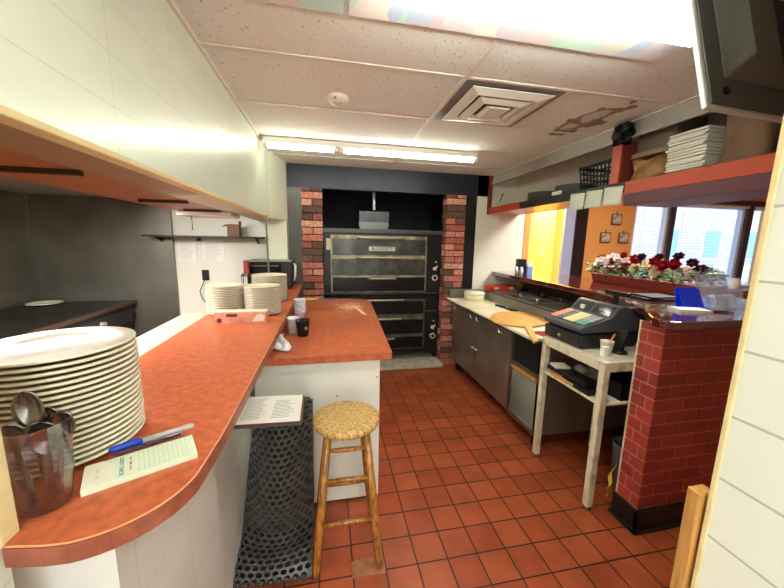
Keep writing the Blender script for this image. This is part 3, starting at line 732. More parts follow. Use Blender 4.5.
MB().path([(-.25, 3.44, IT+.014), (-.18, 3.452, IT+.015), (-.10, 3.462, IT+.014)], [.010, .013, .010], 10).build('handle', mat('pale_handle_wood', (226, 190, 120), .5), kn)
MB().prism([(-.10, 3.445), (.10, 3.485), (.105, 3.51), (-.10, 3.482)], 'z', IT+.002, IT+.016).build('blade', steel, kn)

# ------------------------------------------------------------------ rubber mat, menu, stool
def rubber_mat():
    prof = [(1.56, .868), (1.565, .72), (1.57, .5), (1.565, .3), (1.555, .17), (1.52, .115), (1.46, .105), (1.39, .085), (1.345, .05), (1.35, .018), (1.42, .012)]
    seg = [0]
    for (a, b), (c, d) in zip(prof[:-1], prof[1:]): seg.append(seg[-1]+math.hypot(c-a, d-b))
    T = seg[-1]
    def P(u, s):
        s = max(0, min(T, s))
        i = max(k for k in range(len(seg)-1) if seg[k] <= s+1e-9); q = (s-seg[i])/(seg[i+1]-seg[i])
        y = prof[i][0]*(1-q)+prof[i+1][0]*q; z = prof[i][1]*(1-q)+prof[i+1][1]*q
        k = s/T; low = max(0, (k-.5)/.5)
        xl = -.345-.105*min(1, k*1.25); xr = -.085-.005*k
        bul = .15*max(0, 1-low*1.15)
        return Vector((xl+(xr-xl)*u, y-bul*(1-(2*u-1)**2)-.02*low*u, z-.06*(2*u-1)**2*max(0, 1-3*k)))
    g = MB(); nu = 10; c = .030; nv = int(T/c)
    for j in range(nv):
        sh = .5 if j % 2 else 0
        for i in range(-1, nu+1):
            u0, u1 = (i+sh)/nu, (i+1+sh)/nu
            if u1 <= 0 or u0 >= 1: continue
            full = u0 >= 0 and u1 <= 1
            u0, u1 = max(0, u0), min(1, u1)
            s0, s1 = j*T/nv, (j+1)*T/nv; um, sm = (u0+u1)/2, (s0+s1)/2
            if not full:
                g.add([P(u0, s0), P(u1, s0), P(u1, s1), P(u0, s1)], [(0, 1, 2, 3)]); continue
            ou = [(u0, s0), (um, s0), (u1, s0), (u1, sm), (u1, s1), (um, s1), (u0, s1), (u0, sm)]
            ins = [(um+(u1-u0)*.41*math.cos(math.radians(225+45*k)), sm+(s1-s0)*.41*math.sin(math.radians(225+45*k))) for k in range(8)]
            vs = [P(*q) for q in ou]+[P(*q) for q in ins]
            g.add(vs, [(k, (k+1) % 8, 8+(k+1) % 8, 8+k) for k in range(8)])
    return g, P, T
rm = thing('rubber_mat', 'black perforated rubber floor mat rolled upright beside the stool', 'mat', (-.25, 1.5, 0))
g, P_, T_ = rubber_mat()
g.build('perforated_sheet', rubber, rm, solid=.012)
# inner turn of the roll, coloured dark as shade behind the holes, and its top lip
MB().grid(lambda u, v: P_(.03+.94*u, v*T_*.90)+Vector((0, .03, -.012)), 14, 24).build('inner_turn', mat('shaded_rubber', (22, 22, 22), .7), rm, solid=.008)
mb = MB().path([(-.335, 1.555, .815), (-.25, 1.47, .866), (-.17, 1.46, .866), (-.098, 1.53, .825)], .010, 8)
mb.build('rolled_lip', rubber, rm)
mn = thing('menu_stack', 'printed menu sheets in a maroon cover lying on the rolled rubber mat', 'menu', (-.23, 1.4, .885))
def mq(z0, z1, e=0, s=0): return MB().prism([(-.362-e, 1.215-e), (-.112+e, 1.205-e), (-.116+e, 1.415+e), (-.345-e, 1.43+e)], 'z', z0, z1)
mq(.884, .889, .008).build('back_cover', mat('teal_card', (52, 84, 84), .6), mn)
mq(.889, .897, .006).build('cover', mat('maroon_card', (98, 36, 46), .5), mn)
mq(.897, .902).build('sheets', paper, mn)
gt = MB()
for k in range(15):
    y = 1.396-.0115*k; w = rnd(.05, .085)
    for x in (-.335, -.225): 
        if k in (0, 1) and x > -.3: continue
        gt.box((x, y, .9018), (x+w+(0.02 if k == 0 else 0), y+.0028, .9024))
gt.build('printed_text', mat('menu_print', (140, 140, 142), .8), mn)

SX, SY, SZ = .08, 1.44, .768
so = thing('bar_stool', 'round wooden stool with a cracked golden seat in front of the island', 'stool', (SX, SY, 0))
def seat_material():
    m = bpy.data.materials.new('cracked_gold_seat'); m.use_nodes = True
    nt = m.node_tree; b = nt.nodes['Principled BSDF']; b.inputs['Roughness'].default_value = .42
    N, L = nt.nodes.new, nt.links.new
    tc = N('ShaderNodeTexCoord'); sb = N('ShaderNodeVectorMath'); sb.operation = 'SUBTRACT'; sb.inputs[1].default_value = (0, 0, SZ); L(tc.outputs['Object'], sb.inputs[0])
    sp = N('ShaderNodeSeparateXYZ'); L(sb.outputs[0], sp.inputs[0])
    at = N('ShaderNodeMath'); at.operation = 'ARCTAN2'; L(sp.outputs[1], at.inputs[0]); L(sp.outputs[0], at.inputs[1])
    ln = N('ShaderNodeVectorMath'); ln.operation = 'LENGTH'; L(sb.outputs[0], ln.inputs[0])
    cb_ = N('ShaderNodeCombineXYZ'); a2 = N('ShaderNodeMath'); a2.operation = 'MULTIPLY'; a2.inputs[1].default_value = 6; L(at.outputs[0], a2.inputs[0]); L(a2.outputs[0], cb_.inputs[0])
    l2 = N('ShaderNodeMath'); l2.operation = 'MULTIPLY'; l2.inputs[1].default_value = 30; L(ln.outputs['Value'], l2.inputs[0]); L(l2.outputs[0], cb_.inputs[1])
    n1 = N('ShaderNodeTexNoise'); n1.inputs['Scale'].default_value = 1.6; n1.inputs['Detail'].default_value = 6; n1.inputs['Roughness'].default_value = .7; L(cb_.outputs[0], n1.inputs['Vector'])
    v = N('ShaderNodeTexNoise'); v.inputs['Scale'].default_value = 150; v.inputs['Detail'].default_value = 3; L(tc.outputs['Object'], v.inputs['Vector'])
    ml = N('ShaderNodeMath'); ml.operation = 'MULTIPLY_ADD'; ml.inputs[1].default_value = .45; L(v.outputs['Fac'], ml.inputs[0]); L(n1.outputs['Fac'], ml.inputs[2])
    r = N('ShaderNodeValToRGB'); e = r.color_ramp.elements
    e[0].position = .56; e[0].color = rgba((104, 72, 36)); e[1].position = .82; e[1].color = rgba((216, 180, 114))
    x = e.new(.66); x.color = rgba((176, 132, 66))
    L(ml.outputs[0], r.inputs[0]); L(r.outputs[0], b.inputs['Base Color'])
    bp = N('ShaderNodeBump'); bp.inputs['Strength'].default_value = .4; bp.inputs['Distance'].default_value = .003; L(ml.outputs[0], bp.inputs['Height']); L(bp.outputs[0], b.inputs['Normal'])
    return m
MB().lathe([(.001, -.036), (.137, -.036), (.151, -.030), (.157, -.018), (.156, -.006), (.149, 0), (.08, -.001), (.001, -.002)], (SX, SY, SZ), 56, close=False).build('seat', seat_material(), so)
legw = mat('honey_leg_wood', (196, 134, 58), .35, c2=(120, 74, 26), vscale=14, stretch=(6, 6, 1.5), coat=.3)
feet = [(-.075, 1.345), (.238, 1.345), (-.07, 1.62), (.235, 1.62)]; tops = [(-.005, 1.375), (.165, 1.375), (.0, 1.51), (.16, 1.51)]
def legpt(i, z): t = z/(SZ-.03); return Vector((feet[i][0]*(1-t)+tops[i][0]*t, feet[i][1]*(1-t)+tops[i][1]*t, z))
for i in range(4): 
    MB().path([legpt(i, 0), legpt(i, .03), legpt(i, .3), legpt(i, SZ-.03)], [.014, .018, .021, .017], 14).build('leg', legw, so)
for (i, j), zs in (((0, 1), (.27, .49, .64)), ((2, 3), (.30, .52)), ((0, 2), (.33, .55)), ((1, 3), (.33, .55))):
    for z in zs: MB().path([legpt(i, z), (legpt(i, z)+legpt(j, z))/2, legpt(j, z)], [.009, .0115, .009], 10).build('rung', legw, so)
bt = MB().prism([(.10, 1.31), (.262, 1.31), (.262, 1.40), (.10, 1.395)], 'z', 0, .004).build('loose_floor_tile', mat('pale_terracotta', (172, 112, 78), .6, var=.3, vscale=20), loc=(.18, 1.35, 0), bevel=.001)
tag(bt, 'cracked pale floor tile standing proud at the stool foot', 'tile')

# ------------------------------------------------------------------ deck oven
OY = 4.0
ov = thing('deck_oven', 'black double-deck pizza oven standing between the brick piers', 'oven', (.7, OY+.4, .055))
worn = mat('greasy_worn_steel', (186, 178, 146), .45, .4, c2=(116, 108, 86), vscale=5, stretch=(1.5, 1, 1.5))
ovb = mat('black_oven_enamel', (38, 38, 40), .34, .3, var=.3, vscale=4)
ovd = mat('oven_door_grey', (92, 92, 88), .35, .6, c2=(62, 62, 60), vscale=4, stretch=(2, 1, 2))
ovd2 = mat('oven_door_black', (34, 34, 36), .3, .5, var=.3, vscale=6)
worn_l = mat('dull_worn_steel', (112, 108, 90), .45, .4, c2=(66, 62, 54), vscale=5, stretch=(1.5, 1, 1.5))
def deck(z0, z1, doors, hand, name, wm):
    B((-.045, OY, z0), (1.455, OY+.95, z1)).build(name, ovb, ov, bevel=.006)
    B((.04, OY-.006, z0+.015), (1.245, OY+.01, z1-.06)).build('door_surround', wm, ov)
    for (a, b, m), (h0, h1, hz) in zip(doors, hand):
        d = B((.062, OY-.022, a), (1.225, OY, b)).build('door', m, ov, bevel=.004)
        B((.066, OY-.03, b-.004), (1.222, OY-.004, b+.012)).build('door_lip', wm, d)
        g = MB().path([(h0, OY-.02, hz-.012), (h0+.01, OY-.07, hz), (h0+.05, OY-.075, hz), (h1-.05, OY-.075, hz), (h1-.01, OY-.07, hz), (h1, OY-.02, hz-.012)], .013, 8)
        g.build('handle', mat('pale_worn_handle', (180, 172, 148), .35, .7), d)
    B((1.25, OY-.012, z0+.02), (1.43, OY, z1-.03)).build('control_panel', ovb, ov, bevel=.003)
deck(.945, 1.72, [(1.425, 1.620, ovd), (1.175, 1.380, ovd), (.972, 1.152, ovd2)], [(.36, .92, 1.632), (.36, .92, 1.392), (.5, .84, 1.137)], 'upper_deck', worn)
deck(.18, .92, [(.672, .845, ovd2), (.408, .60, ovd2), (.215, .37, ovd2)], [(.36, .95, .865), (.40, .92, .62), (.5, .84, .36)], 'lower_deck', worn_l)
B((-.07, OY-.05, .935), (1.475, OY+.02, .952)).build('front_ledge', mat('worn_black_ledge', (78, 76, 72), .35, .6), ov, bevel=.003)
B((-.06, OY-.03, .16), (1.47, OY+.9, .185)).build('base_frame', ovb, ov)
B((-.05, OY-.012, 1.69), (1.46, OY+.9, 1.738)).build('top_cap', mat('grey_oven_top', (82, 82, 80), .4, .5), ov, bevel=.004)
for x in (.0, 1.40):
    for y in (OY+.03, OY+.8):
        MB().prism([(x-.05, .18), (x+.06, .18), (x+.045, .055), (x+.0, .055)], 'y', y, y+.05).build('leg', ovb, ov)
np_ = B((.50, OY-.028, 1.475), (.83, OY-.021, 1.527)).build('name_plate', mat('silver_plate', (206, 204, 196), .35, .3), ov, bevel=.002)
lettering('BLODGETT', mat('plate_ink', (50, 50, 54), .5), np_, frame_mat(Vector((.665, OY-.029, 1.501)), (1, 0, 0), (0, 0, 1)), .050, bold=.0008)
B((-.012, OY-.004, 1.48), (.05, OY, 1.615)).build('sticker', mat('cream_sticker', (214, 206, 178), .6), ov)
cream_k = mat('cream_knob', (220, 214, 196), .4)
for zk, s_ in ((1.255, 1), (.48, 1)):
    MB().tube((1.355, OY-.01, zk), (1.355, OY-.05, zk), .024, .018, 16).build('switch', cream_k, ov)
    MB().path([(1.355, OY-.05, zk), (1.375, OY-.06, zk+.045)], .009, 8).build('lever', cream_k, ov)
    M = Matrix.Translation((1.362, OY-.012, zk-.115)) @ Matrix.Rotation(PI/2, 4, 'X')
    MB().lathe([(.024, 0), (.038, 0), (.038, .012), (.03, .016), (.024, .012)], M=M, n=24, close=False).build('thermostat_dial', cream_k, ov)
    MB().tube((1.362, OY-.012, zk-.115), (1.362, OY-.04, zk-.115), .02, .016, 16).build('thermostat_knob', ovb, ov)
    MB().tube((1.37, OY-.01, zk+.09), (1.37, OY-.022, zk+.09), .01, n=12).build('pilot_lamp', cream_k, ov)
B((1.25, OY-.014, .70), (1.43, OY-.010, .705)).build('seam', worn, ov)
fd = thing('oven_flue', 'grey metal flue box on top of the black pizza oven', 'flue', (.6, 4.35, 1.738))
B((.41, 4.3, 1.84), (.80, 4.6, 1.975)).build('box', mat('flue_steel', (80, 84, 90), .4, .7, var=.2), fd)
MB().prism([(.43, 1.738), (.78, 1.738), (.80, 1.79), (.80, 1.84), (.41, 1.84), (.41, 1.79)], 'y', 4.3, 4.58).build('collar', mat('flue_collar', (112, 112, 108), .35, .7), fd)
lp = thing('vent_pipe', 'thin bright steel pipe hanging over the oven flue', 'pipe', (.59, 4.25, CZ-.02))
MB().tube((.59, 4.25, CZ-.02), (.598, 4.25, 1.99), .02).build('tube', mat('bright_steel', (214, 220, 226), .3, .5), lp)
MB().tube((.59, 4.25, CZ-.03), (.59, 4.25, CZ-.02), .04).build('flange', blackm, lp)

# ------------------------------------------------------------------ prep table along the right
pt = thing('prep_table', 'dark stainless refrigerated prep table with a white cutting board top', 'prep table', (1.95, 2.95, 0))
PF = 1.545
B((PF+.02, 2.04, .12), (2.54, 3.80, .868)).build('cabinet', bsteel, pt)
brd = mat('worn_white_board', (232, 226, 196), .5, c2=(214, 204, 168), vscale=4)
MB().prism([(1.462, 2.02), (1.93, 2.02), (1.93, 3.80), (1.462, 3.80)], 'z', .892, .912).build('cutting_board', brd, pt, bevel=.003)
B((1.49, 2.03, .868), (1.93, 3.80, .892)).build('board_support', mat('dark_support', (60, 52, 46), .5, .4), pt)
for (a, b) in ((3.12, 3.76), (2.44, 3.10)):
    d = B((PF, a, .14), (PF+.02, b, .862)).build('door', bsteel, pt, bevel=.004)
    for y in ((b-.08, a+.10) if a > 3 else (b-.03, a+.18)):
        MB().path([(PF, y, .825), (PF-.03, y-.01, .822), (PF-.032, y-.03, .80), (PF-.004, y-.03, .79)], .010, 8).build('latch', chrome, d)
    hy = a+.03 if a > 3 else b-.03
    MB().tube((PF+.002, hy, .47), (PF-.022, hy, .47), .014, n=12).build('lock_knob', chrome, d)
B((PF-.004, 2.395, .12), (PF+.02, 2.425, .885)).build('post', steel, pt)
B((PF+.0, 2.06, .62), (PF+.022, 2.37, .865)).build('control_cover', blackp, pt)
B((PF-.006, 2.05, .595), (PF+.01, 2.385, .62)).build('trim_bar', steel, pt)
B((PF-.012, 2.05, .555), (PF+.008, 2.385, .585)).build('wood_strip', oak, pt)
g = MB()
g.box((PF+.0, 2.06, .165), (PF+.006, 2.37, .175)).box((PF+.0, 2.06, .545), (PF+.006, 2.37, .555))
for k in range(14): g.path([(PF-.002, 2.06+.0238*k, .165), (PF-.002, 2.06+.0238*k, .555)], .004, 6)
for k in range(18): g.path([(PF-.004, 2.05, .17+.0225*k), (PF-.004, 2.38, .17+.0225*k)], .004, 6)
g.build('grille', mat('dusty_grille', (166, 164, 152), .6, .3), pt)
B((PF-.004, 2.045, .12), (PF+.01, 2.39, .16)).build('lower_trim', steel, pt)
B((PF+.02, 2.04, .165), (PF+.03, 2.39, .555)).build('grille_backing', mat('dusty_filter', (58, 56, 50), .9, var=.5, vscale=60), pt)
for y in (2.12, 3.68):
    for x in (1.62, 2.45): MB().tube((x, y, 0), (x, y, .12), .025).build('caster', blackp, pt)
# raised rail with pans
MB().prism([(1.93, .912), (1.945, 1.0), (2.54, 1.0), (2.54, .868), (1.93, .868)], 'y', 2.05, 3.80).build('pan_rail', mat('grey_rail_steel', (158, 152, 140), .38, .45, var=.3, vscale=3), pt)
B((1.965, 2.08, .999), (2.53, 3.66, 1.0007)).build('pan_well', mat('dark_pan_well', (44, 40, 38), .5, .3), pt)
B((1.915, 3.74, .913), (1.945, 3.80, 1.0)).build('rail_end', steel, pt)
lid_m = mat('lid_steel', (178, 172, 160), .3, .45, var=.25, vscale=5)
lids = [(1.98, 2.50, 3.40, 3.64), (1.98, 2.27, 3.09, 3.37), (2.29, 2.51, 3.09, 3.37), (1.98, 2.27, 2.80, 3.07), (2.29, 2.51, 2.80, 3.07), (1.98, 2.50, 2.12, 2.77)]
lnames = ['large steel pan lid nearest the oven on the prep rail', 'steel pan lid behind the wooden peel, second from the oven and on the board side', 'steel pan lid second from the oven, under the bar edge',
          'steel pan lid beside the peel tip, third from the oven on the board side', 'steel pan lid third from the oven, under the bar edge', 'wide steel pan lid hidden mostly by the cash register']
for (a, b, c, d), lab in zip(lids, lnames):
    t = thing('pan_lid', lab, 'lid', ((a+b)/2, (c+d)/2, 1.0), 'pan lids on the prep rail')
    B((a, c, 1.001), (b, d, 1.009)).build('cover', lid_m, t, bevel=.003)
    B((a+.015, c+.015, 1.009), (b-.015, d-.015, 1.013)).build('raised_panel', lid_m, t, bevel=.003)
    xc, yc = (a+b)/2, (c+d)/2
    MB().lathe([(.001, 0), (.012, 0), (.01, .012), (.02, .022), (.019, .028), (.001, .030)], (xc, yc, 1.013), 18, close=False).build('knob', chrome, t)
# things on the board
dc = thing('dough_tub', 'round cream plastic tub on the far end of the cutting board', 'tub', (1.745, 3.61, .912))
MB().lathe([(.001, 0), (.112, 0), (.119, .006), (.121, .085), (.117, .09), (.001, .092)], (1.745, 3.61, .912), 40, close=False).build('body', mat('cream_tub', (230, 222, 186), .45), dc)
MB().lathe([(.1215, .07), (.124, .072), (.124, .094), (.119, .099), (.001, .0995)], (1.745, 3.61, .912), 40, close=False).build('lid', mat('cream_lid', (236, 228, 196), .45), dc)
tr = B((1.49, 3.745, .913), (1.90, 3.79, 1.02)).build('steel_guard', steel, loc=(1.62, 3.76, .913), bevel=.003); tag(tr, 'grey steel guard standing at the wall end of the cutting board', 'guard')
rb = thing('red_box', 'flat red and white food box lying on the far pan rail', 'box', (2.15, 3.72, 1.014))
B((1.96, 3.65, 1.014), (2.34, 3.79, 1.075)).build('carton', mat('red_card', (214, 62, 40), .55), rb, bevel=.002)
for x in (1.97, 2.17): 
    MB().lathe([(.030, 0), (.030, .0015)], M=Matrix.Translation((x+.09, 3.649, 1.044)) @ Matrix.Diagonal((1.3, 1, .55, 1)) @ Matrix.Rotation(PI/2, 4, 'X'), n=20).build('white_emblem', white, rb)
# peel
pe = thing('pizza_peel', 'wooden pizza peel with a short handle lying across the cutting board', 'peel', (1.6, 2.4, .915))
pz = .925
pz = .925
blade = [(1.513, 2.746, .916), (1.58, 2.82, .917), (1.675, 2.866, .918), (1.80, 2.865, .919), (1.90, 2.82, .920), (1.922, 2.70, .921), (1.924, 2.55, .921), (1.915, 2.42, .921), (1.80, 2.35, .920), (1.682, 2.309, .919), (1.592, 2.295, .918), (1.47, 2.38, .916), (1.40, 2.48, .915), (1.43, 2.62, .915)]
def slab(pts, th):
    n = len(pts); vs = [(x, y, z) for x, y, z in pts]+[(x, y, z+th) for x, y, z in pts]
    c0_ = tuple(sum(p[i] for p in pts)/n for i in range(3)); vs += [c0_, (c0_[0], c0_[1], c0_[2]+th)]
    return MB().add(vs, [((i+1) % n, i, 2*n) for i in range(n)]+[(n+i, n+(i+1) % n, 2*n+1) for i in range(n)]+[(i, (i+1) % n, n+(i+1) % n, n+i) for i in range(n)])
slab(blade, .010).build('blade', wood, pe, bevel=.002)
slab([(1.612, 2.37, .916), (1.652, 2.33, .916), (1.44, 1.938, .914), (1.382, 1.912, .914)], .014).build('handle', wood, pe, bevel=.003)
g = MB().grid(lambda u, v: (1.57+.15*u, 2.06+.13*v, .916+.012*math.sin(PI*u)*math.sin(PI*v)+.004*math.sin(u*12+v*5)), 10, 8)
tag(g.build('red_cloth', mat('red_cotton', (176, 30, 40), .8), solid=.003, loc=(1.6, 2.1, .915)), 'folded red cloth on the cutting board under the peel handle', 'cloth')
st_ = thing('black_scraper', 'black-handled scraper lying on the cutting board beside the pan rail', 'scraper', (1.85, 3.1, .912))
MB().path([(1.82, 3.22, .925), (1.85, 3.08, .925)], .012, 8).build('handle', blackp, st_)
B((1.835, 2.92, .914), (1.90, 3.07, .924)).build('blade', mat('dark_blade', (60, 56, 54), .3, .6), st_)

# ------------------------------------------------------------------ register stand
TT = .94
tb = thing('register_table', 'worn cream painted metal stand under the cash register', 'table', (1.8, 1.75, 0))
cp_ = mat('chipped_cream_paint', (224, 216, 190), .5, c2=(150, 138, 112), vscale=18, stretch=(1, 1, .6), ramp=(.2, .5))
B((1.525, 1.462, TT-.012), (2.06, 2.005, TT)).build('tabletop', mat('grimy_cream_top', (220, 212, 188), .5, c2=(160, 152, 130), vscale=14, ramp=(.2, .5)), tb, bevel=.002)
for a, b in (((1.525, 1.462), (1.553, 2.005)), ((2.03, 1.462), (2.058, 2.005))): B((*a, TT-.058), (*b, TT-.008)).build('apron', cp_, tb, bevel=.002)
for a, b in (((1.525, 1.462), (2.06, 1.49)), ((1.525, 1.975), (2.06, 2.003))): B((*a, TT-.058), (*b, TT-.008)).build('apron', cp_, tb, bevel=.002)
for x in (1.527, 2.022):
    for y in (1.464, 1.966):
        q_ = .0045 if x < 1.6 else 0; p_ = .0035 if y < 1.6 else 0
        l = B((x-q_, y-p_, .02), (x+.036, y+.036, TT-.0125)).build('leg', cp_, tb, bevel=.002)
        B((x+.002, y+.002, 0), (x+.034, y+.034, .022)).build('foot', mat('grey_foot', (92, 90, 84), .6), l)
B((1.53, 1.466, .675), (2.055, 2.0, .69)).build('lower_shelf', cp_, tb, bevel=.002)
rg = thing('cash_register', 'charcoal cash register with a coloured keyboard on the cream stand', 'cash register', (1.75, 1.86, TT))
B((1.56, 1.69, TT+.004), (1.97, 2.04, 1.028)).build('cash_drawer', mat('black_drawer', (44, 43, 44), .45), rg, bevel=.004)
dr = B((1.552, 1.705, TT+.012), (1.562, 2.03, 1.018)).build('drawer_front', mat('black_drawer_front', (48, 47, 48), .4), rg, bevel=.002)
MB().tube((1.552, 1.87, .985), (1.54, 1.87, .985), .011, n=14).build('lock', chrome, dr)
M0 = None
body = [(1.548, 1.046), (1.545, 1.072), (1.56, 1.083), (1.735, 1.132), (1.755, 1.136), (1.815, 1.205), (1.845, 1.214), (1.89, 1.20), (1.985, 1.125), (1.99, 1.046)]
MB().prism(body, 'y', 1.685, 2.045).build('housing', dkplast, rg, bevel=.007, seg=3)
MB().prism([(1.58, 1.028), (1.98, 1.028), (1.98, 1.048), (1.575, 1.048)], 'y', 1.70, 2.03).build('plinth', blackp, rg)
def kb(a): return 1.083+(a-1.56)/(1.735-1.56)*(1.132-1.083)
kslope = math.atan2(.049, .175)
keys = {'coral': (220, 140, 118), 'slate': (80, 84, 100), 'cream': (228, 216, 160), 'teal': (60, 150, 130), 'grey': (150, 152, 160)}
kp = MB().prism([(1.575, kb(1.575)), (1.725, kb(1.725)), (1.724, kb(1.724)+.004), (1.575, kb(1.575)+.004)], 'y', 1.70, 2.03).build('keypad', mat('key_bed', (70, 74, 88), .5), rg)
for r_ in range(5):
    for c_ in range(10):
        xk = 1.580+.029*r_; yk = 2.02-.032*c_
        nm = 'coral' if c_ < 2 else ('slate' if c_ < 4 else ('cream' if c_ < 7 else ('teal' if r_ < 2 else 'grey')))
        z = kb(xk)+.003
        MB().prism([(xk, z), (xk+.024, z+.0067), (xk+.024, z+.0137), (xk, z+.007)], 'y', yk-.027, yk).build('key', mat('key_'+nm, keys[nm], .5), kp)
def hs2(t): return (1.755+(1.815-1.755)*t, 1.136+(1.205-1.136)*t)
(ax, az), (bx_, bz) = hs2(.12), hs2(.92)
MB().prism([(ax-.003, az+.002), (bx_-.003, bz+.002), (bx_+.01, bz-.004), (ax+.01, az-.004)], 'y', 1.71, 1.85).build('display_window', mat('display_black', (12, 12, 14), .1), rg)
MB().prism([(ax-.002, az+.001), (bx_-.002, bz+.001), (bx_+.01, bz-.004), (ax+.01, az-.004)], 'y', 1.88, 2.02).build('printer_cover', mat('printer_dark', (40, 42, 48), .4), rg)
B((1.765, 1.925, 1.150), (1.782, 1.96, 1.178)).build('receipt_paper', white, rg)
for k in range(4): B((1.762+.006*k, 1.73+.022*k, 1.151+.006*k), (1.765+.006*k, 1.742+.022*k, 1.158+.006*k)).build('display_digit', mat('pale_digit', (206, 206, 196), .5), rg)
B((1.90, 1.80, 1.20), (1.915, 1.83, 1.275)).build('display_stem', blackp, rg)
B((1.895, 1.72, 1.262), (1.925, 1.90, 1.292)).build('customer_display', blackp, rg, bevel=.005)
cw = thing('pencil_cup', 'white paper cup holding a pencil on the register stand', 'cup', (1.665, 1.605, TT))
MB().lathe([(.001, 0), (.027, 0), (.037, .078), (.0385, .080), (.036, .080), (.026, .006), (.001, .006)], (1.665, 1.605, TT), 28, close=False).build('paper_wall', white, cw)
pc = thing('pencil', 'orange pencil leaning in the white paper cup', 'pencil', (1.72, 1.6, TT+.01))
MB().path([(1.65, 1.61, TT+.012), (1.70, 1.595, TT+.118)], .0042, 6).build('shaft', mat('pencil_orange', (220, 140, 50), .5), pc)
MB().path([(1.70, 1.595, TT+.118), (1.703, 1.594, TT+.126)], .0042, 6).build('eraser', mat('pencil_pink', (210, 110, 100), .6), pc)
pr = B((1.59, 1.545, TT), (1.63, 1.575, TT+.062)).build('white_card_block', white, bevel=.003, loc=(1.61, 1.56, TT)); tag(pr, 'small upright white block in front of the pencil cup', 'box')
cr_ = thing('card_reader_stand', 'black upright card reader on a round base beside the pencil cup', 'card reader', (1.76, 1.60, TT))
MB().lathe([(.001, 0), (.04, 0), (.04, .012), (.034, .018), (.001, .02)], (1.76, 1.60, TT), 28, close=False).build('base', blackp, cr_)
MB().prism([(1.74, TT+.015), (1.765, TT+.015), (1.80, TT+.135), (1.782, TT+.14)], 'y', 1.58, 1.64).build('reader', blackp, cr_, bevel=.004)
g = MB().grid(lambda u, v: (1.895+.045*math.cos(2*PI*u)*(.3+.7*math.sin(PI*v))*.5, 1.60+.04*math.sin(2*PI*u)*(.3+.7*math.sin(PI*v))*.6, TT+.002+.065*v+.012*math.sin(9*u)*math.sin(7*v)), 20, 8)
tag(g.build('crumpled_wrapper', mat('gold_wrapper', (170, 140, 70), .4, .3), loc=(1.895, 1.6, TT)), 'crumpled gold wrapper on the stand beside the red brick wall', 'wrapper')
bn = thing('black_bin', 'black plastic bin on the lower shelf of the register stand', 'bin', (1.84, 1.57, .69))
B((1.68, 1.48, .69), (2.01, 1.485, .79)).box((1.68, 1.655, .69), (2.01, 1.66, .79)).box((1.68, 1.48, .69), (1.685, 1.66, .79)).box((2.005, 1.48, .69), (2.01, 1.66, .79)).box((1.68, 1.48, .69), (2.01, 1.66, .695)).build('shell', blackp, bn)
g = MB(); 
for k in range(4): g.box((1.676, 1.476, .705+.022*k), (2.014, 1.479, .712+.022*k)).box((1.676, 1.476, .705+.022*k), (1.679, 1.664, .712+.022*k))
g.build('ribs', blackp, bn)
# papers and trays on the lower shelf, aisle side
ty = thing('paper_tray', 'black letter tray holding envelopes on the lower shelf of the stand', 'tray', (1.63, 1.8, .69))
MB().prism([(1.535, .692), (1.66, .692), (1.665, .72), (1.54, .715)], 'y', 1.56, 1.80).build('shell', blackp, ty)
en = B((1.532, 1.69, .692), (1.60, 1.90, .712)).build('kraft_envelope', mat('orange_kraft', (206, 140, 70), .7), loc=(1.57, 1.8, .692)); tag(en, 'orange-brown envelope sticking out of the black letter tray', 'envelope')
bnd = B((1.545, 1.62, .722), (1.66, 1.95, .745), rz=.06).build('black_binder', blackp, loc=(1.6, 1.78, .722), bevel=.004); tag(bnd, 'black binder lying on the letter tray under the register', 'binder')
wp = B((1.55, 1.85, .7455), (1.65, 1.945, .757), rz=-.2).build('paper_pad', paper, loc=(1.6, 1.9, .7455)); tag(wp, 'white paper pad at the far end of the lower shelf', 'paper')
gb = MB().ball((1.66, 1.77, .775), .035, 8, sc=(1, 1.4, .8)).build('grey_pouch', mat('grey_pouch', (130, 128, 126), .6), loc=(1.66, 1.77, .747)); tag(gb, 'grey pouch resting on the binder under the register', 'pouch')
bg2 = B((1.58, 1.50, .692), (1.66, 1.57, .70)).build('pale_card', paper, loc=(1.62, 1.53, .692)); tag(bg2, 'small pale card on the lower shelf beside the front leg', 'card')
# under the stand by the brick wall
pa = thing('small_bucket', 'small grey bucket on the floor behind the red brick wall end', 'bucket', (1.93, 1.60, 0))
MB().lathe([(.001, 0), (.07, 0), (.085, .30), (.09, .305), (.08, .305), (.068, .01), (.001, .008)], (1.93, 1.60, 0), 28, close=False).build('shell', mat('grey_blue_pail', (120, 128, 140), .5), pa)
g = MB().grid(lambda u, v: (1.675+.06*u+.012*math.sin(8*v), 1.475+.04*u+.01*math.sin(6*u+5*v), .06+.19*v*(.55+.45*u)), 8, 12)
tag(g.build('yellow_cloth', mat('yellow_cotton', (226, 176, 50), .85), solid=.003, loc=(1.7, 1.52, .05)), 'yellow cloth hanging out beside the base of the red brick wall', 'cloth')

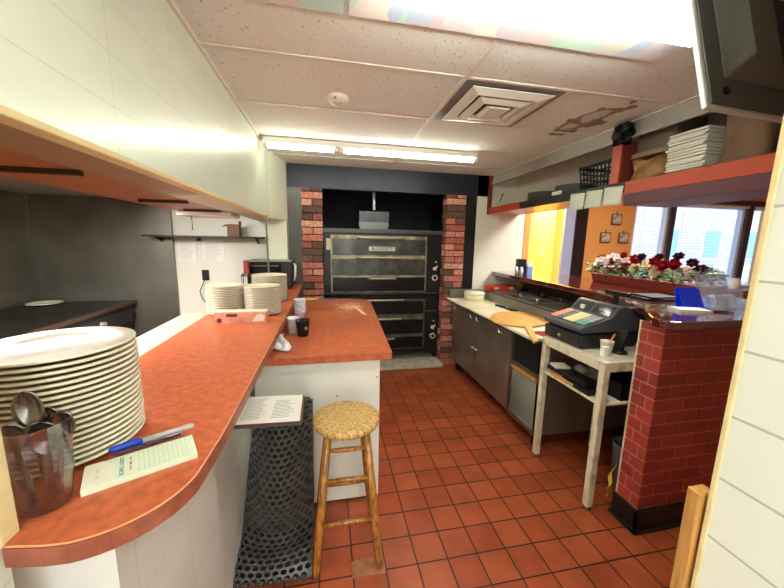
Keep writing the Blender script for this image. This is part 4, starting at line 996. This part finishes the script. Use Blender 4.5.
# ------------------------------------------------------------------ red painted brick half wall, bar
def painted_bricks():
    rr = random.Random(8); g = MB(); z = .135; h = .0655; gp = .007; k = 0
    x0, x1, y0, y1 = 1.692, 3.4, 1.30, 1.432
    g.box((x0+.003, y0+.003, 0), (x1, y1-.003, 1.19), (192, 112, 100))  # joints coloured paler, as light catching the brick paint
    def c(): 
        q = rr.uniform(.9, 1.1); return tuple(min(255, v*q) for v in (158, 60, 50))
    while z < 1.185:
        zt = min(z+h, 1.19)
        L = .205; first = L if k % 2 == 0 else L/2; cut = y0+(.095 if k % 2 else .055)
        g.box((x0, y0, z), (x0+first-gp, cut-gp, zt), c()); g.box((x0, cut, z), (x0+.02, y1, zt), c())
        x = x0+first
        while x < x1: g.box((x, y0, z), (min(x+L-gp, x1), y0+.02, zt), c()); x += L
        z += h+gp; k += 1
    return g
hw = struct('wall_brick_bar', painted_bricks(), vcol('red_painted_brick', .42, .3, 70, coat=.15, var=.12), bevel=.0035)
struct('trim_8', B((1.688, 1.430, .0), (1.70, 1.438, 1.19)), mat('white_edge_strip', (228, 216, 190), .5))
struct('baseboard_bar', B((1.672, 1.282, .02), (3.4, 1.30, .13)).box((1.672, 1.282, .02), (1.69, 1.44, .13)).box((1.655, 1.265, 0), (3.4, 1.30, .022)).box((1.655, 1.265, 0), (1.69, 1.44, .022)), mat('black_vinyl_base', (26, 25, 24), .3), bevel=.004)
struct('wall_bar_long', B((2.56, 1.46, 0), (2.68, 3.88, 1.19)), mat('dark_bar_panel', (70, 40, 34), .5))
bt_ = thing('bar_counter', 'glossy mahogany bar top running behind the prep table and round the brick wall end', 'bar', (2.5, 2.4, 1.19))
edge = [(2.10, 3.88), (2.065, 2.6), (2.02, 2.1), (1.945, 1.78), (1.83, 1.55), (1.70, 1.41), (1.635, 1.33), (1.615, 1.275), (1.625, 1.235), (1.67, 1.215), (1.80, 1.212), (3.4, 1.212), (3.4, 1.62), (2.92, 1.75), (2.90, 3.88)]
MB().prism(edge, 'z', 1.19, 1.235).build('worktop', mahog, bt_, bevel=.006, seg=3)
# on the bar
cy_h = thing('napkin_caddy', 'black napkin caddy at the far end of the bar by the white wall', 'caddy', (2.24, 3.48, 1.235))
B((2.21, 3.44, 1.235), (2.30, 3.52, 1.42)).build('holder', blackp, cy_h, bevel=.004)
sg = thing('sugar_packets', 'blue and white sugar packets beside the black napkin caddy', 'packets', (2.36, 3.46, 1.235))
B((2.31, 3.42, 1.235), (2.38, 3.50, 1.33)).build('dish', mat('pale_blue_packet', (120, 146, 210), .5), sg)
for k in range(4): B((2.313+.016*k, 3.43, 1.25), (2.322+.016*k, 3.49, 1.37+.01*(k % 2))).build('packet', white, sg)
for k, (x, y) in enumerate(((2.165, 3.42), (2.19, 3.36))):
    sh = thing('shaker', ['glass salt shaker nearest the white wall in front of the caddy', 'glass pepper shaker in front of the caddy, nearer the register'][k], 'shaker', (x, y, 1.235), 'shakers on the bar')
    MB().lathe([(.001, 0), (.02, 0), (.022, .05), (.017, .075), (.001, .075)], (x, y, 1.235), 16, close=False).build('glass_body', mat('frosted_glass', (206, 208, 206), .2), sh)
    MB().lathe([(.018, .075), (.018, .09), (.010, .1), (.001, .101)], (x, y, 1.235), 16, close=False).build('cap', chrome, sh)
fo = MB().box((2.10, 1.72, 1.235), (2.36, 1.92, 1.249), rz=-.25).build('check_presenter', blackp, loc=(2.23, 1.82, 1.235), bevel=.003); tag(fo, 'black check presenter lying on the bar in front of the flowers', 'folder')
fo2 = MB().box((2.12, 1.73, 1.249), (2.33, 1.90, 1.261), rz=-.12).build('check_presenter', blackp, loc=(2.22, 1.8, 1.249), bevel=.003); tag(fo2, 'black check presenter stacked on top of another on the bar', 'folder')
bh = thing('blue_card_holder', 'cobalt blue translucent card holder on the bar end', 'holder', (2.11, 1.5, 1.235))
bl_m = glassy('cobalt_acrylic', (90, 140, 255), .12, .05, .45, (50, 96, 250))
MB().prism([(1.50, 1.238), (1.545, 1.345), (1.55, 1.345), (1.505, 1.238)], 'x', 2.06, 2.212).build('front_panel', bl_m, bh)
B((2.06, 1.47, 1.2352), (2.212, 1.56, 1.2392)).build('base', bl_m, bh)
MB().prism([(1.545, 1.238), (1.565, 1.35), (1.57, 1.35), (1.55, 1.238)], 'x', 2.06, 2.212).build('back_panel', bl_m, bh)
ah = thing('acrylic_holder', 'clear acrylic leaflet holder with white cards on the bar end', 'holder', (2.28, 1.5, 1.235))
ac = glassy('clear_acrylic', (240, 244, 250), .14, .03, .22, (236, 242, 255))
MB().prism([(1.46, 1.238), (1.49, 1.35), (1.493, 1.35), (1.463, 1.238)], 'x', 2.25, 2.46).build('front_panel', ac, ah)
MB().prism([(1.53, 1.238), (1.585, 1.43), (1.59, 1.43), (1.535, 1.238)], 'x', 2.22, 2.46).build('back_panel', ac, ah)
B((2.22, 1.45, 1.2352), (2.46, 1.60, 1.2392)).build('base', ac, ah)
for x in (2.25, 2.355, 2.457): MB().prism([(1.46, 1.238), (1.535, 1.238), (1.56, 1.30), (1.49, 1.30)], 'x', x, x+.003).build('divider', ac, ah)
for k, x in enumerate((2.265, 2.37)):
    c = MB().prism([(1.485, 1.24), (1.515, 1.308), (1.530, 1.308), (1.50, 1.24)], 'x', x, x+.078).build('card_stack', paper, loc=(x+.04, 1.5, 1.24))
    tag(c, ['stack of white cards in the acrylic holder, beside the blue holder', 'stack of white cards in the acrylic holder, at the wall side'][k], 'cards', 'cards in the acrylic holder')
pp = MB().box((1.93, 1.38, 1.235), (2.09, 1.49, 1.249), rz=-.35).build('note_pad', mat('grey_white_pad', (214, 214, 206), .8), loc=(2.01, 1.43, 1.235)); tag(pp, 'white note pad on the bar corner above the brick wall', 'notepad')
for k, (a, b) in enumerate((((2.10, 1.47, 1.241), (2.20, 1.37, 1.241)), ((2.08, 1.45, 1.241), (2.19, 1.34, 1.241)))):
    p = thing('bar_pen', ['dark pen on the bar nearest the blue holder', 'dark pen on the bar nearest the note pad'][k], 'pen', (a[0], a[1], 1.235), 'pens on the bar')
    MB().path([a, tuple((a[i]+b[i])/2 for i in range(3)), b], [.004, .005, .002], 8).build('barrel', blackp, p)
    MB().path([(a[0]+.004, a[1]-.004, 1.246), (a[0]+.03, a[1]-.03, 1.247)], .001, 6).build('clip', chrome, p)

# flower trough
fp = thing('flower_planter', 'long red-brown trough of silk roses on the bar before the window', 'planter', (2.72, 2.35, 1.235))
MB().prism([(2.66, 1.235), (2.80, 1.235), (2.83, 1.315), (2.63, 1.315)], 'y', 1.80, 2.83).build('trough', mat('terracotta_red', (150, 62, 50), .5), fp, bevel=.004)
leaf_m = [mat('leaf_dark', (46, 76, 40), .55), mat('leaf_mid', (88, 122, 60), .55), mat('leaf_grey', (112, 138, 96), .6)]
rr = random.Random(11)
for q in range(3):
    g = MB()
    for k in range(260):
        y = rr.uniform(1.82, 2.86); x = 2.72+rr.uniform(-.13, .12); z = 1.315+rr.uniform(0, .10)
        a = rr.uniform(0, 2*PI); e = rr.uniform(-.3, .8); L = rr.uniform(.03, .06)
        d = Vector((math.cos(a)*math.cos(e), math.sin(a)*math.cos(e), math.sin(e))); s_ = d.orthogonal().normalized()*L*.28
        b = Vector((x, y, z)); m_ = b+d*L*.5; n_ = d.cross(s_).normalized()*L*.08
        g.add([b, m_+s_+n_, b+d*L, m_-s_+n_, m_], [(0, 1, 4), (1, 2, 4), (2, 3, 4), (3, 0, 4)])
    f = g.build('foliage', leaf_m[q], fp); f['kind'] = 'stuff'
def rose(c, r, m, name='flower'):
    g = MB(); c0_ = Vector(c); c = Vector((0, 0, 0))
    g.ball(c, r*.42, 5)
    for ring, (nr, rad, tilt) in enumerate(((5, .62, 1.1), (6, .85, .7), (7, 1.05, .3))):
        for k in range(nr):
            a = 2*PI*k/nr+ring*.5+rr.uniform(-.1, .1)
            d = Vector((math.cos(a), math.sin(a), 0)); s = Vector((-d.y, d.x, 0)); up = Vector((0, 0, 1))
            def fn(u, v):
                w = math.sin(PI*min(1, .15+.85*v)**.8)*.55+.12
                return c+d*r*rad*(v*math.cos(tilt)+.18)+up*r*rad*(v*math.sin(tilt)-.25)+s*r*(2*u-1)*w*.9+up*r*.2*(abs(2*u-1)**2)
            g.grid(fn, 4, 4)
    Q = Vector((0, 0, 1)).rotation_difference(Vector((-.75+rr.uniform(-.3, .3), -.45+rr.uniform(-.3, .3), .55)))
    g.v = [tuple(c0_+Q @ Vector(p)) for p in g.v]
    return g.build(name, m, fp)
fcol = {'red': mat('rose_red', (172, 20, 42), .6), 'white': mat('rose_white', (240, 236, 230), .6), 'cream': mat('rose_cream', (236, 220, 178), .6), 'plum': mat('rose_plum', (92, 24, 48), .6), 'pink': mat('rose_pink', (226, 180, 176), .6)}
fl_ = [(2.80, .045, 'red', .02), (2.74, .04, 'red', .07), (2.70, .05, 'white', .09), (2.66, .05, 'white', .05), (2.60, .042, 'red', .10), (2.56, .045, 'white', .12), (2.53, .045, 'red', .06), (2.47, .05, 'red', .05), (2.44, .04, 'white', .10),
       (2.40, .042, 'red', .08), (2.34, .045, 'cream', .05), (2.28, .05, 'cream', .07), (2.22, .055, 'cream', .10), (2.20, .045, 'red', .11), (2.14, .06, 'cream', .04), (2.10, .05, 'red', .09), (2.06, .045, 'red', .10), (2.0, .04, 'cream', .06),
       (1.95, .04, 'pink', .05), (1.90, .042, 'pink', .04), (2.78, .045, 'white', .06), (2.63, .05, 'white', .12), (2.49, .045, 'white', .09), (2.31, .04, 'white', .10), (2.25, .04, 'red', .05), (2.42, .045, 'red', .12), (2.72, .04, 'red', .11), (2.58, .045, 'red', .04), (2.02, .045, 'white', .05), (2.83, .03, 'white', .0), (2.87, .03, 'cream', .0), (2.36, .035, 'plum', .14), (2.16, .03, 'plum', .15), (2.04, .035, 'plum', .16), (1.93, .035, 'plum', .12), (1.88, .04, 'plum', .08), (2.68, .03, 'plum', .13), (2.50, .03, 'red', .15), (1.98, .03, 'white', .02)]
for y, r, c, dz in fl_: rose((2.66+rr.uniform(-.05, .04), y, 1.345+dz*1.1), r*.95, fcol[c])

# ------------------------------------------------------------------ overhead shelf
sh = thing('overhead_shelf', 'orange painted shelf hung from the ceiling over the bar', 'shelf', (2.15, 2.5, 1.96))
pink = mat('rosy_underside', (204, 128, 112), .35)
B((2.012, -.5, 1.962), (2.36, 3.88, 1.985)).build('board', pink, sh)
B((1.985, 3.18, 1.958), (2.012, 3.88, 2.03)).build('front_board', orangep, sh, bevel=.002)
B((1.988, 1.93, 1.958), (2.012, 3.18, 2.026)).build('metal_strip', mat('grey_strip', (70, 68, 66), .45, .5, var=.3, vscale=9), sh, bevel=.002)
B((1.98, -.5, 1.938), (2.012, 1.93, 2.02)).build('front_board', orangep, sh, bevel=.002)
B((1.984, -.5, 1.864), (2.35, 1.93, 1.94)).build('lower_beam', purple, sh, bevel=.002)
B((1.975, 3.845, 1.955), (2.02, 3.878, CZ-.005)).build('end_post', mat('dark_red_post', (120, 46, 36), .5), sh, bevel=.002)
dv = B((1.985, 1.995, 2.02), (2.11, 2.055, 2.30)).build('divider', mat('shaded_divider_side', (118, 48, 38), .5), sh, bevel=.002)  # divider sides painted darker than the orange post, standing for shade
B((1.972, 1.985, 2.02), (1.988, 2.055, 2.29)).build('divider_post', orangep, sh, bevel=.002)
for k in range(3):
    y0 = 2.43-.168*k
    def fn(u, v, y0=y0, k=k): return (1.978-.010*v-.006*math.sin(PI*u)*v*(1+k*.3), y0-.158*u, 2.005-.008*u-.125*v-.006*(1-u)*v)
    o = MB().grid(fn, 6, 6).build('note_sheet', mat('pale_green_white', (222, 230, 214), .7), solid=.001, loc=(1.978, y0-.08, 2.0))
    tag(o, ['pale note sheet taped on the shelf edge, farthest from the brown bags', 'middle pale note sheet taped on the shelf edge', 'pale note sheet taped on the shelf edge beside the divider'][k], 'note', 'note sheets taped to the shelf edge')
def pan(cx, cy_, z, r, lab, grp):
    o = MB().lathe([(.001, 0), (r*.9, 0), (r, .022), (r*1.02, .024), (r*1.015, .026), (r*.985, .025), (r*.885, .004), (.001, .004)], (0, 0, 0), 44, close=False).build('pizza_pan', mat('dark_aluminium', (150, 152, 148), .4, .4, var=.3, vscale=4))
    o.location = (cx, cy_, z); tag(o, lab, 'pan', grp)
for k in range(6): pan(2.195, 3.09, 1.985+.021*k, .155, 'dark pizza pan, %s of the stack at the shelf wall end' % nth(5-k, 6), 'pizza pans at the wall end of the shelf')
for k in range(6): pan(2.195, 2.66, 1.985+.021*k, .16, 'dark pizza pan, %s of the stack beside the black basket' % nth(5-k, 6), 'pizza pans beside the basket')
wc = MB().box((2.0, 2.58, 2.03), (2.01, 2.70, 2.06)).build('white_tag', white, loc=(2.0, 2.64, 2.03)); tag(wc, 'small white tag standing on the shelf edge before the pans', 'tag')
bk_ = thing('black_basket', 'black plastic lattice basket on the overhead shelf beside the divider', 'basket', (2.19, 2.31, 1.985))
def basket():
    z0, z1 = 1.987, 2.205; g = MB()
    def side(p0, p1, q0, q1, n):
        p0, p1, q0, q1 = map(Vector, (p0, p1, q0, q1))
        for k in range(n+1):
            t = k/n; g.path([p0.lerp(p1, t), q0.lerp(q1, t)], .006, 6)
        for k in range(6):
            t = k/5; g.path([p0.lerp(q0, t), p1.lerp(q1, t)], .006, 6)
    a = (2.06, 2.13), (2.32, 2.40); b = (2.035, 2.105), (2.335, 2.425)
    lo = [(a[0][0], a[0][1], z0), (a[1][0], a[0][1], z0), (a[1][0], a[1][1], z0), (a[0][0], a[1][1], z0)]
    hi = [(b[0][0], b[0][1], z1), (b[1][0], b[0][1], z1), (b[1][0], b[1][1], z1), (b[0][0], b[1][1], z1)]
    for i in range(4): side(lo[i], lo[(i+1) % 4], hi[i], hi[(i+1) % 4], 9)
    g.box((2.06, 2.13, z0), (2.32, 2.40, z0+.006))
    return g, hi
g, hi = basket(); g.build('lattice', blackp, bk_)
g = MB()
for i in range(4): g.path([hi[i], hi[(i+1) % 4]], .013, 8)
g.build('rim', blackp, bk_)
rc = thing('white_receptacle', 'white clip box with a pen on the wall end of the shelf', 'box', (2.05, 3.80, 2.03))
B((2.02, 3.78, 1.99), (2.09, 3.84, 2.12)).build('box', mat('ivory_box', (222, 212, 186), .5), rc, bevel=.004)
MB().path([(2.10, 3.80, 2.10), (2.14, 3.80, 2.21)], .007, 8).build('pen', blackp, rc)
pg = MB().grid(lambda u, v: (1.99+.06*v, 3.80-.50*u, 2.032+.012*math.sin(9*u)*v), 12, 4)
tag(pg.build('torn_paper', mat('tan_scrap', (196, 176, 140), .8), solid=.002, loc=(2.02, 3.5, 2.03)), 'torn tan paper scrap on the orange wall end of the shelf', 'paper')
def bag(name, x0, x1, y0, y1, z0, z1, m, lab, grp=None, crush=.02, seed=1):
    r2 = random.Random(seed); ph = [r2.uniform(0, 6) for _ in range(4)]
    g = MB()
    def f(u, v):
        a = u*2*PI; sx, sy_ = math.cos(a), math.sin(a)
        k = 1/max(abs(sx), abs(sy_)); k = min(k, 1.28)
        n = crush*(math.sin(5*a+ph[0]+v*6)+math.sin(3*a+ph[1]-v*9))*.5
        return ((x0+x1)/2+(x1-x0)/2*sx*k*.92+n, (y0+y1)/2+(y1-y0)/2*sy_*k*.92+n*1.4, z0+(z1-z0)*v+n*v*.8)
    g.grid(f, 36, 10)
    n = 36; L = len(g.v)
    g.f.append(list(range(36))); g.c.append(None); g.sm.append(False)
    top = [L-37+i for i in range(36)]; g.f.append(top); g.c.append(None); g.sm.append(False)
    o = g.build(name, m, loc=((x0+x1)/2, (y0+y1)/2, z0)); return tag(o, lab, 'bag', grp)
kb_ = bag('kraft_bag', 2.03, 2.30, 1.745, 1.975, 1.988, 2.155, kraft, 'crumpled brown paper bag lying against the shelf divider', crush=.03, seed=3)
bag('black_bag', 1.945, 2.015, 1.93, 2.06, 2.275, 2.40, mat('black_film', (26, 26, 30), .45), 'crumpled black plastic bag hung at the top of the shelf divider', crush=.03, seed=2)
gbx = B((2.10, 1.735, 2.206), (2.33, 1.985, 2.39)).build('grey_carton', mat('grey_brown_card', (120, 108, 98), .8), loc=(2.22, 1.85, 2.16), bevel=.003); tag(gbx, 'dark grey-brown carton behind the crumpled brown bag', 'carton')
B((2.05, 1.74, 2.178), (2.30, 1.975, 2.206)).build('flat_sacks', mat('tan_sack', (164, 140, 112), .8, var=.3, vscale=30, stretch=(1, 1, 40)), gbx)
rr = random.Random(21)
for k in range(16):
    z = 1.988+.0168*k; dx, dy = rr.uniform(-.008, .008), rr.uniform(-.007, .007)
    o = B((2.04+dx, 1.515+dy, z), (2.27+dx, 1.725+dy, z+.0135), rz=rr.uniform(-.03, .03)).build('white_paper_bag', paper, loc=(2.155, 1.62, z), bevel=.004)
    tag(o, 'flattened white paper bag, %s of the stack on the overhead shelf' % nth(15-k, 16), 'bag', 'white paper bags on the shelf')
tb_ = bag('tall_kraft_bag', 2.08, 2.33, 1.27, 1.49, 1.988, 2.38, kraft_d, 'tall brown paper bag standing behind the white bag stack', crush=.012, seed=9)
fr = B((2.02, 1.02, 1.988), (2.30, 1.47, 2.004), rz=.05).build('flat_cardboard', kraft_d, loc=(2.15, 1.25, 1.988)); tag(fr, 'flat dark cardboard sheets lying on the shelf edge near the television', 'cardboard')
kb2 = bag('kraft_bag', 2.06, 2.30, 1.05, 1.22, 2.006, 2.09, kraft, 'small crumpled brown paper bag at the near end of the shelf', crush=.03, seed=5)
bxx = B((2.10, .78, 1.988), (2.34, 1.02, 2.27)).build('brown_carton', kraft_d, loc=(2.2, .9, 1.988), bevel=.003); tag(bxx, 'brown cardboard carton on the near end of the shelf behind the television', 'carton')

# ------------------------------------------------------------------ television
tv = thing('television', 'dark television seen from behind, tilted on a ceiling mount', 'television', (1.40, .86, 2.15))
ux = Vector((1, .06, 0)).normalized(); uy = Vector((0, .255, .967)); uy = (uy-ux*uy.dot(ux)).normalized()
TM = frame_mat(Vector((1.062, .80, 1.984)), ux, uy)        # local x along the bottom edge, y up the back, z towards the viewer
W_, H_ = .74, .43
MB().box((0, 0, -.016), (W_, H_, 0), M=TM).build('bezel', mat('silver_bezel', (202, 204, 206), .35, .2), tv, bevel=.006)
MB().box((.012, .012, 0), (W_-.012, H_-.012, .006), M=TM).build('back_frame', mat('tv_dark', (80, 80, 77), .5), tv, bevel=.004)
def frus(a, b, z0, z1):
    vs = [(a[0], a[1], z0), (a[2], a[1], z0), (a[2], a[3], z0), (a[0], a[3], z0), (b[0], b[1], z1), (b[2], b[1], z1), (b[2], b[3], z1), (b[0], b[3], z1)]
    return MB().add([TM @ Vector(v) for v in vs], [(0, 3, 2, 1), (4, 5, 6, 7), (0, 1, 5, 4), (1, 2, 6, 5), (2, 3, 7, 6), (3, 0, 4, 7)])
frus((.07, .09, W_-.07, H_-.05), (.13, .14, W_-.13, H_-.10), .006, .055).build('back_cover', mat('tv_cover', (96, 96, 92), .5, bump=.1, bscale=200), tv, bevel=.008)
MB().tube(TM @ Vector((.075, .055, .006)), TM @ Vector((.075, .055, .012)), .012, n=16).build('screw', mat('tv_hole', (14, 14, 14), .5), tv)
frus((.24, .12, .50, .33), (.26, .14, .48, .31), .055, .075).build('mount_plate', blackm, tv)
MB().path([TM @ Vector((.37, .22, .07)), TM @ Vector((.37, .24, .15)), (1.43, .74, CZ-.002)], .025, 10).build('mount_arm', blackm, tv)
MB().box((.015, .012, -.019), (W_-.015, H_-.012, -.0155), M=TM).build('screen', mat('tv_screen', (10, 10, 14), .12), tv)

# ------------------------------------------------------------------ dining room things
for k, (x, z) in enumerate(((4.63, 2.02), (4.455, 1.727), (4.805, 1.727))):
    p = thing('small_picture', ['topmost of three small square pictures on the amber wall', 'small square picture low on the amber wall beside the dark column', 'small square picture low on the amber wall beside the window'][k], 'picture', (x, WY-.01, z), 'three small pictures on the amber wall')
    B((x-.095, WY-.022, z-.085), (x+.095, WY-.001, z+.085)).build('frame', mat('brown_frame', (90, 66, 48), .5), p, bevel=.003)
    B((x-.078, WY-.025, z-.07), (x+.078, WY-.02, z+.07)).build('print', mat('pale_print', (206, 196, 180), .6, c2=(120, 112, 104), vscale=18), p)
    B((x-.003, WY-.012, z+.085), (x+.003, WY-.004, z+.125)).build('hanger', blackm, p)
hk = thing('wall_hook', 'dark U-shaped bracket on the yellow wall under the shelf', 'hook', (3.55, 5.27, 2.1))
MB().path([(3.30, 5.27, 2.36), (3.30, 5.27, 2.08), (3.33, 5.27, 2.04), (3.38, 5.27, 2.04), (3.40, 5.27, 2.08), (3.40, 5.27, 2.36)], .018, 8).build('bracket', mat('bronze_bracket', (110, 78, 44), .4, .5), hk)
for k, (x, y, z, w, h) in enumerate(((3.515, 4.85, 1.47, .12, .14), (2.95, 5.29, 1.30, .22, .20), (2.95, 5.29, 1.55, .22, .2))):
    if k == 0: o = B((3.51, y-.06, z-.08), (3.518, y+.08, z+.08)).build('pink_notice', mat('pink_paper', (236, 150, 140), .7), loc=(3.515, y, z)); tag(o, 'small pink notice on the yellow wall beside the dark column', 'notice')
    else: o = B((x-.11, 5.29, z-.1), (x+.11, 5.298, z+.1)).build('white_notice', paper, loc=(x, 5.29, z)); tag(o, ['', 'lower white notice on the yellow wall beside the amber edge', 'upper white notice on the yellow wall beside the amber edge'][k], 'notice')
ch = thing('dining_chair', 'brown slat-backed dining chair beyond the bar end', 'chair', (6.6, 4.05, 0))
chw = mat('brown_chair_wood', (112, 66, 44), .45)
B((6.35, 3.85, .43), (6.85, 4.28, .47)).build('seat', chw, ch, bevel=.004)
B((6.35, 3.82, .86), (6.85, 3.86, .94)).build('top_rail', chw, ch, bevel=.004)
for k in range(9): B((6.38+.052*k, 3.83, .47), (6.41+.052*k, 3.85, .87)).build('back_slat', chw, ch)
for x in (6.35, 6.81):
    for y in (3.83, 4.24): B((x, y, 0), (x+.04, y+.04, .88 if y < 4 else .44)).build('leg', chw, ch)
jr = thing('white_jar', 'round white jar standing on the window sill', 'jar', (7.15, 4.45, .86))
MB().lathe([(.001, 0), (.06, 0), (.085, .07), (.075, .17), (.05, .21), (.001, .215)], (7.15, 4.45, .86), 24, close=False).build('body', white, jr)

# ------------------------------------------------------------------ light
w = bpy.data.worlds.new('sky'); S.world = w; w.use_nodes = True
bgn = w.node_tree.nodes['Background']; bgn.inputs[0].default_value = (.55, .75, 1, 1); bgn.inputs[1].default_value = 1.4
def light(name, kind, loc, energy, color=(1, 1, 1), size=None, rot=None, sy=None):
    l = bpy.data.lights.new(name, kind); l.energy = energy; l.color = color
    o = bpy.data.objects.new(name, l); COL.objects.link(o); o.location = loc
    if kind == 'AREA':
        l.size = size
        if sy: l.shape = 'RECTANGLE'; l.size_y = sy
    if rot: o.rotation_euler = rot
    return o
sun = light('sun', 'SUN', (0, 0, 10), 1.7, (1, .97, .92), rot=(math.radians(52), 0, math.radians(-20))); sun.data.angle = .02
light('added_kitchen_fill', 'AREA', (-1.75, 2.0, 1.96), 34, (1, .98, .92), 1.2, sy=.25, rot=(0, math.radians(-12), 0))  # unseen area light added to brighten the griddle side of the kitchen
light('added_aisle_fill', 'AREA', (-1.35, 1.0, 2.38), 34, (.97, 1, .93), .3, sy=1.4)  # extra light added out of view to lift the far kitchen
light('added_entrance_fill', 'AREA', (.15, -1.0, 2.38), 17, (1, .98, .94), .9, sy=.5)  # fill light added behind the camera for the near surfaces
light('entrance_window', 'AREA', (.1, -2.4, 1.5), 15, (.86, .92, 1), 1.6, rot=(math.radians(90), 0, 0))
light('alcove_lamp', 'AREA', (3.1, 4.75, 2.72), 42, (1, .93, .75), .5)
light('added_dining_fill', 'AREA', (3.3, 2.5, 2.74), 48, (1, .96, .92), .8)  # unseen light added to brighten the objects on the bar

vs_ = S.view_settings; vs_.view_transform = 'Standard'; vs_.look = 'None'; vs_.gamma = 1; vs_.use_curve_mapping = False
vs_.exposure = 1.07
S.cycles.use_denoising = True
S.cycles.max_bounces = 10; S.cycles.transparent_max_bounces = 24; S.cycles.sample_clamp_indirect = 6
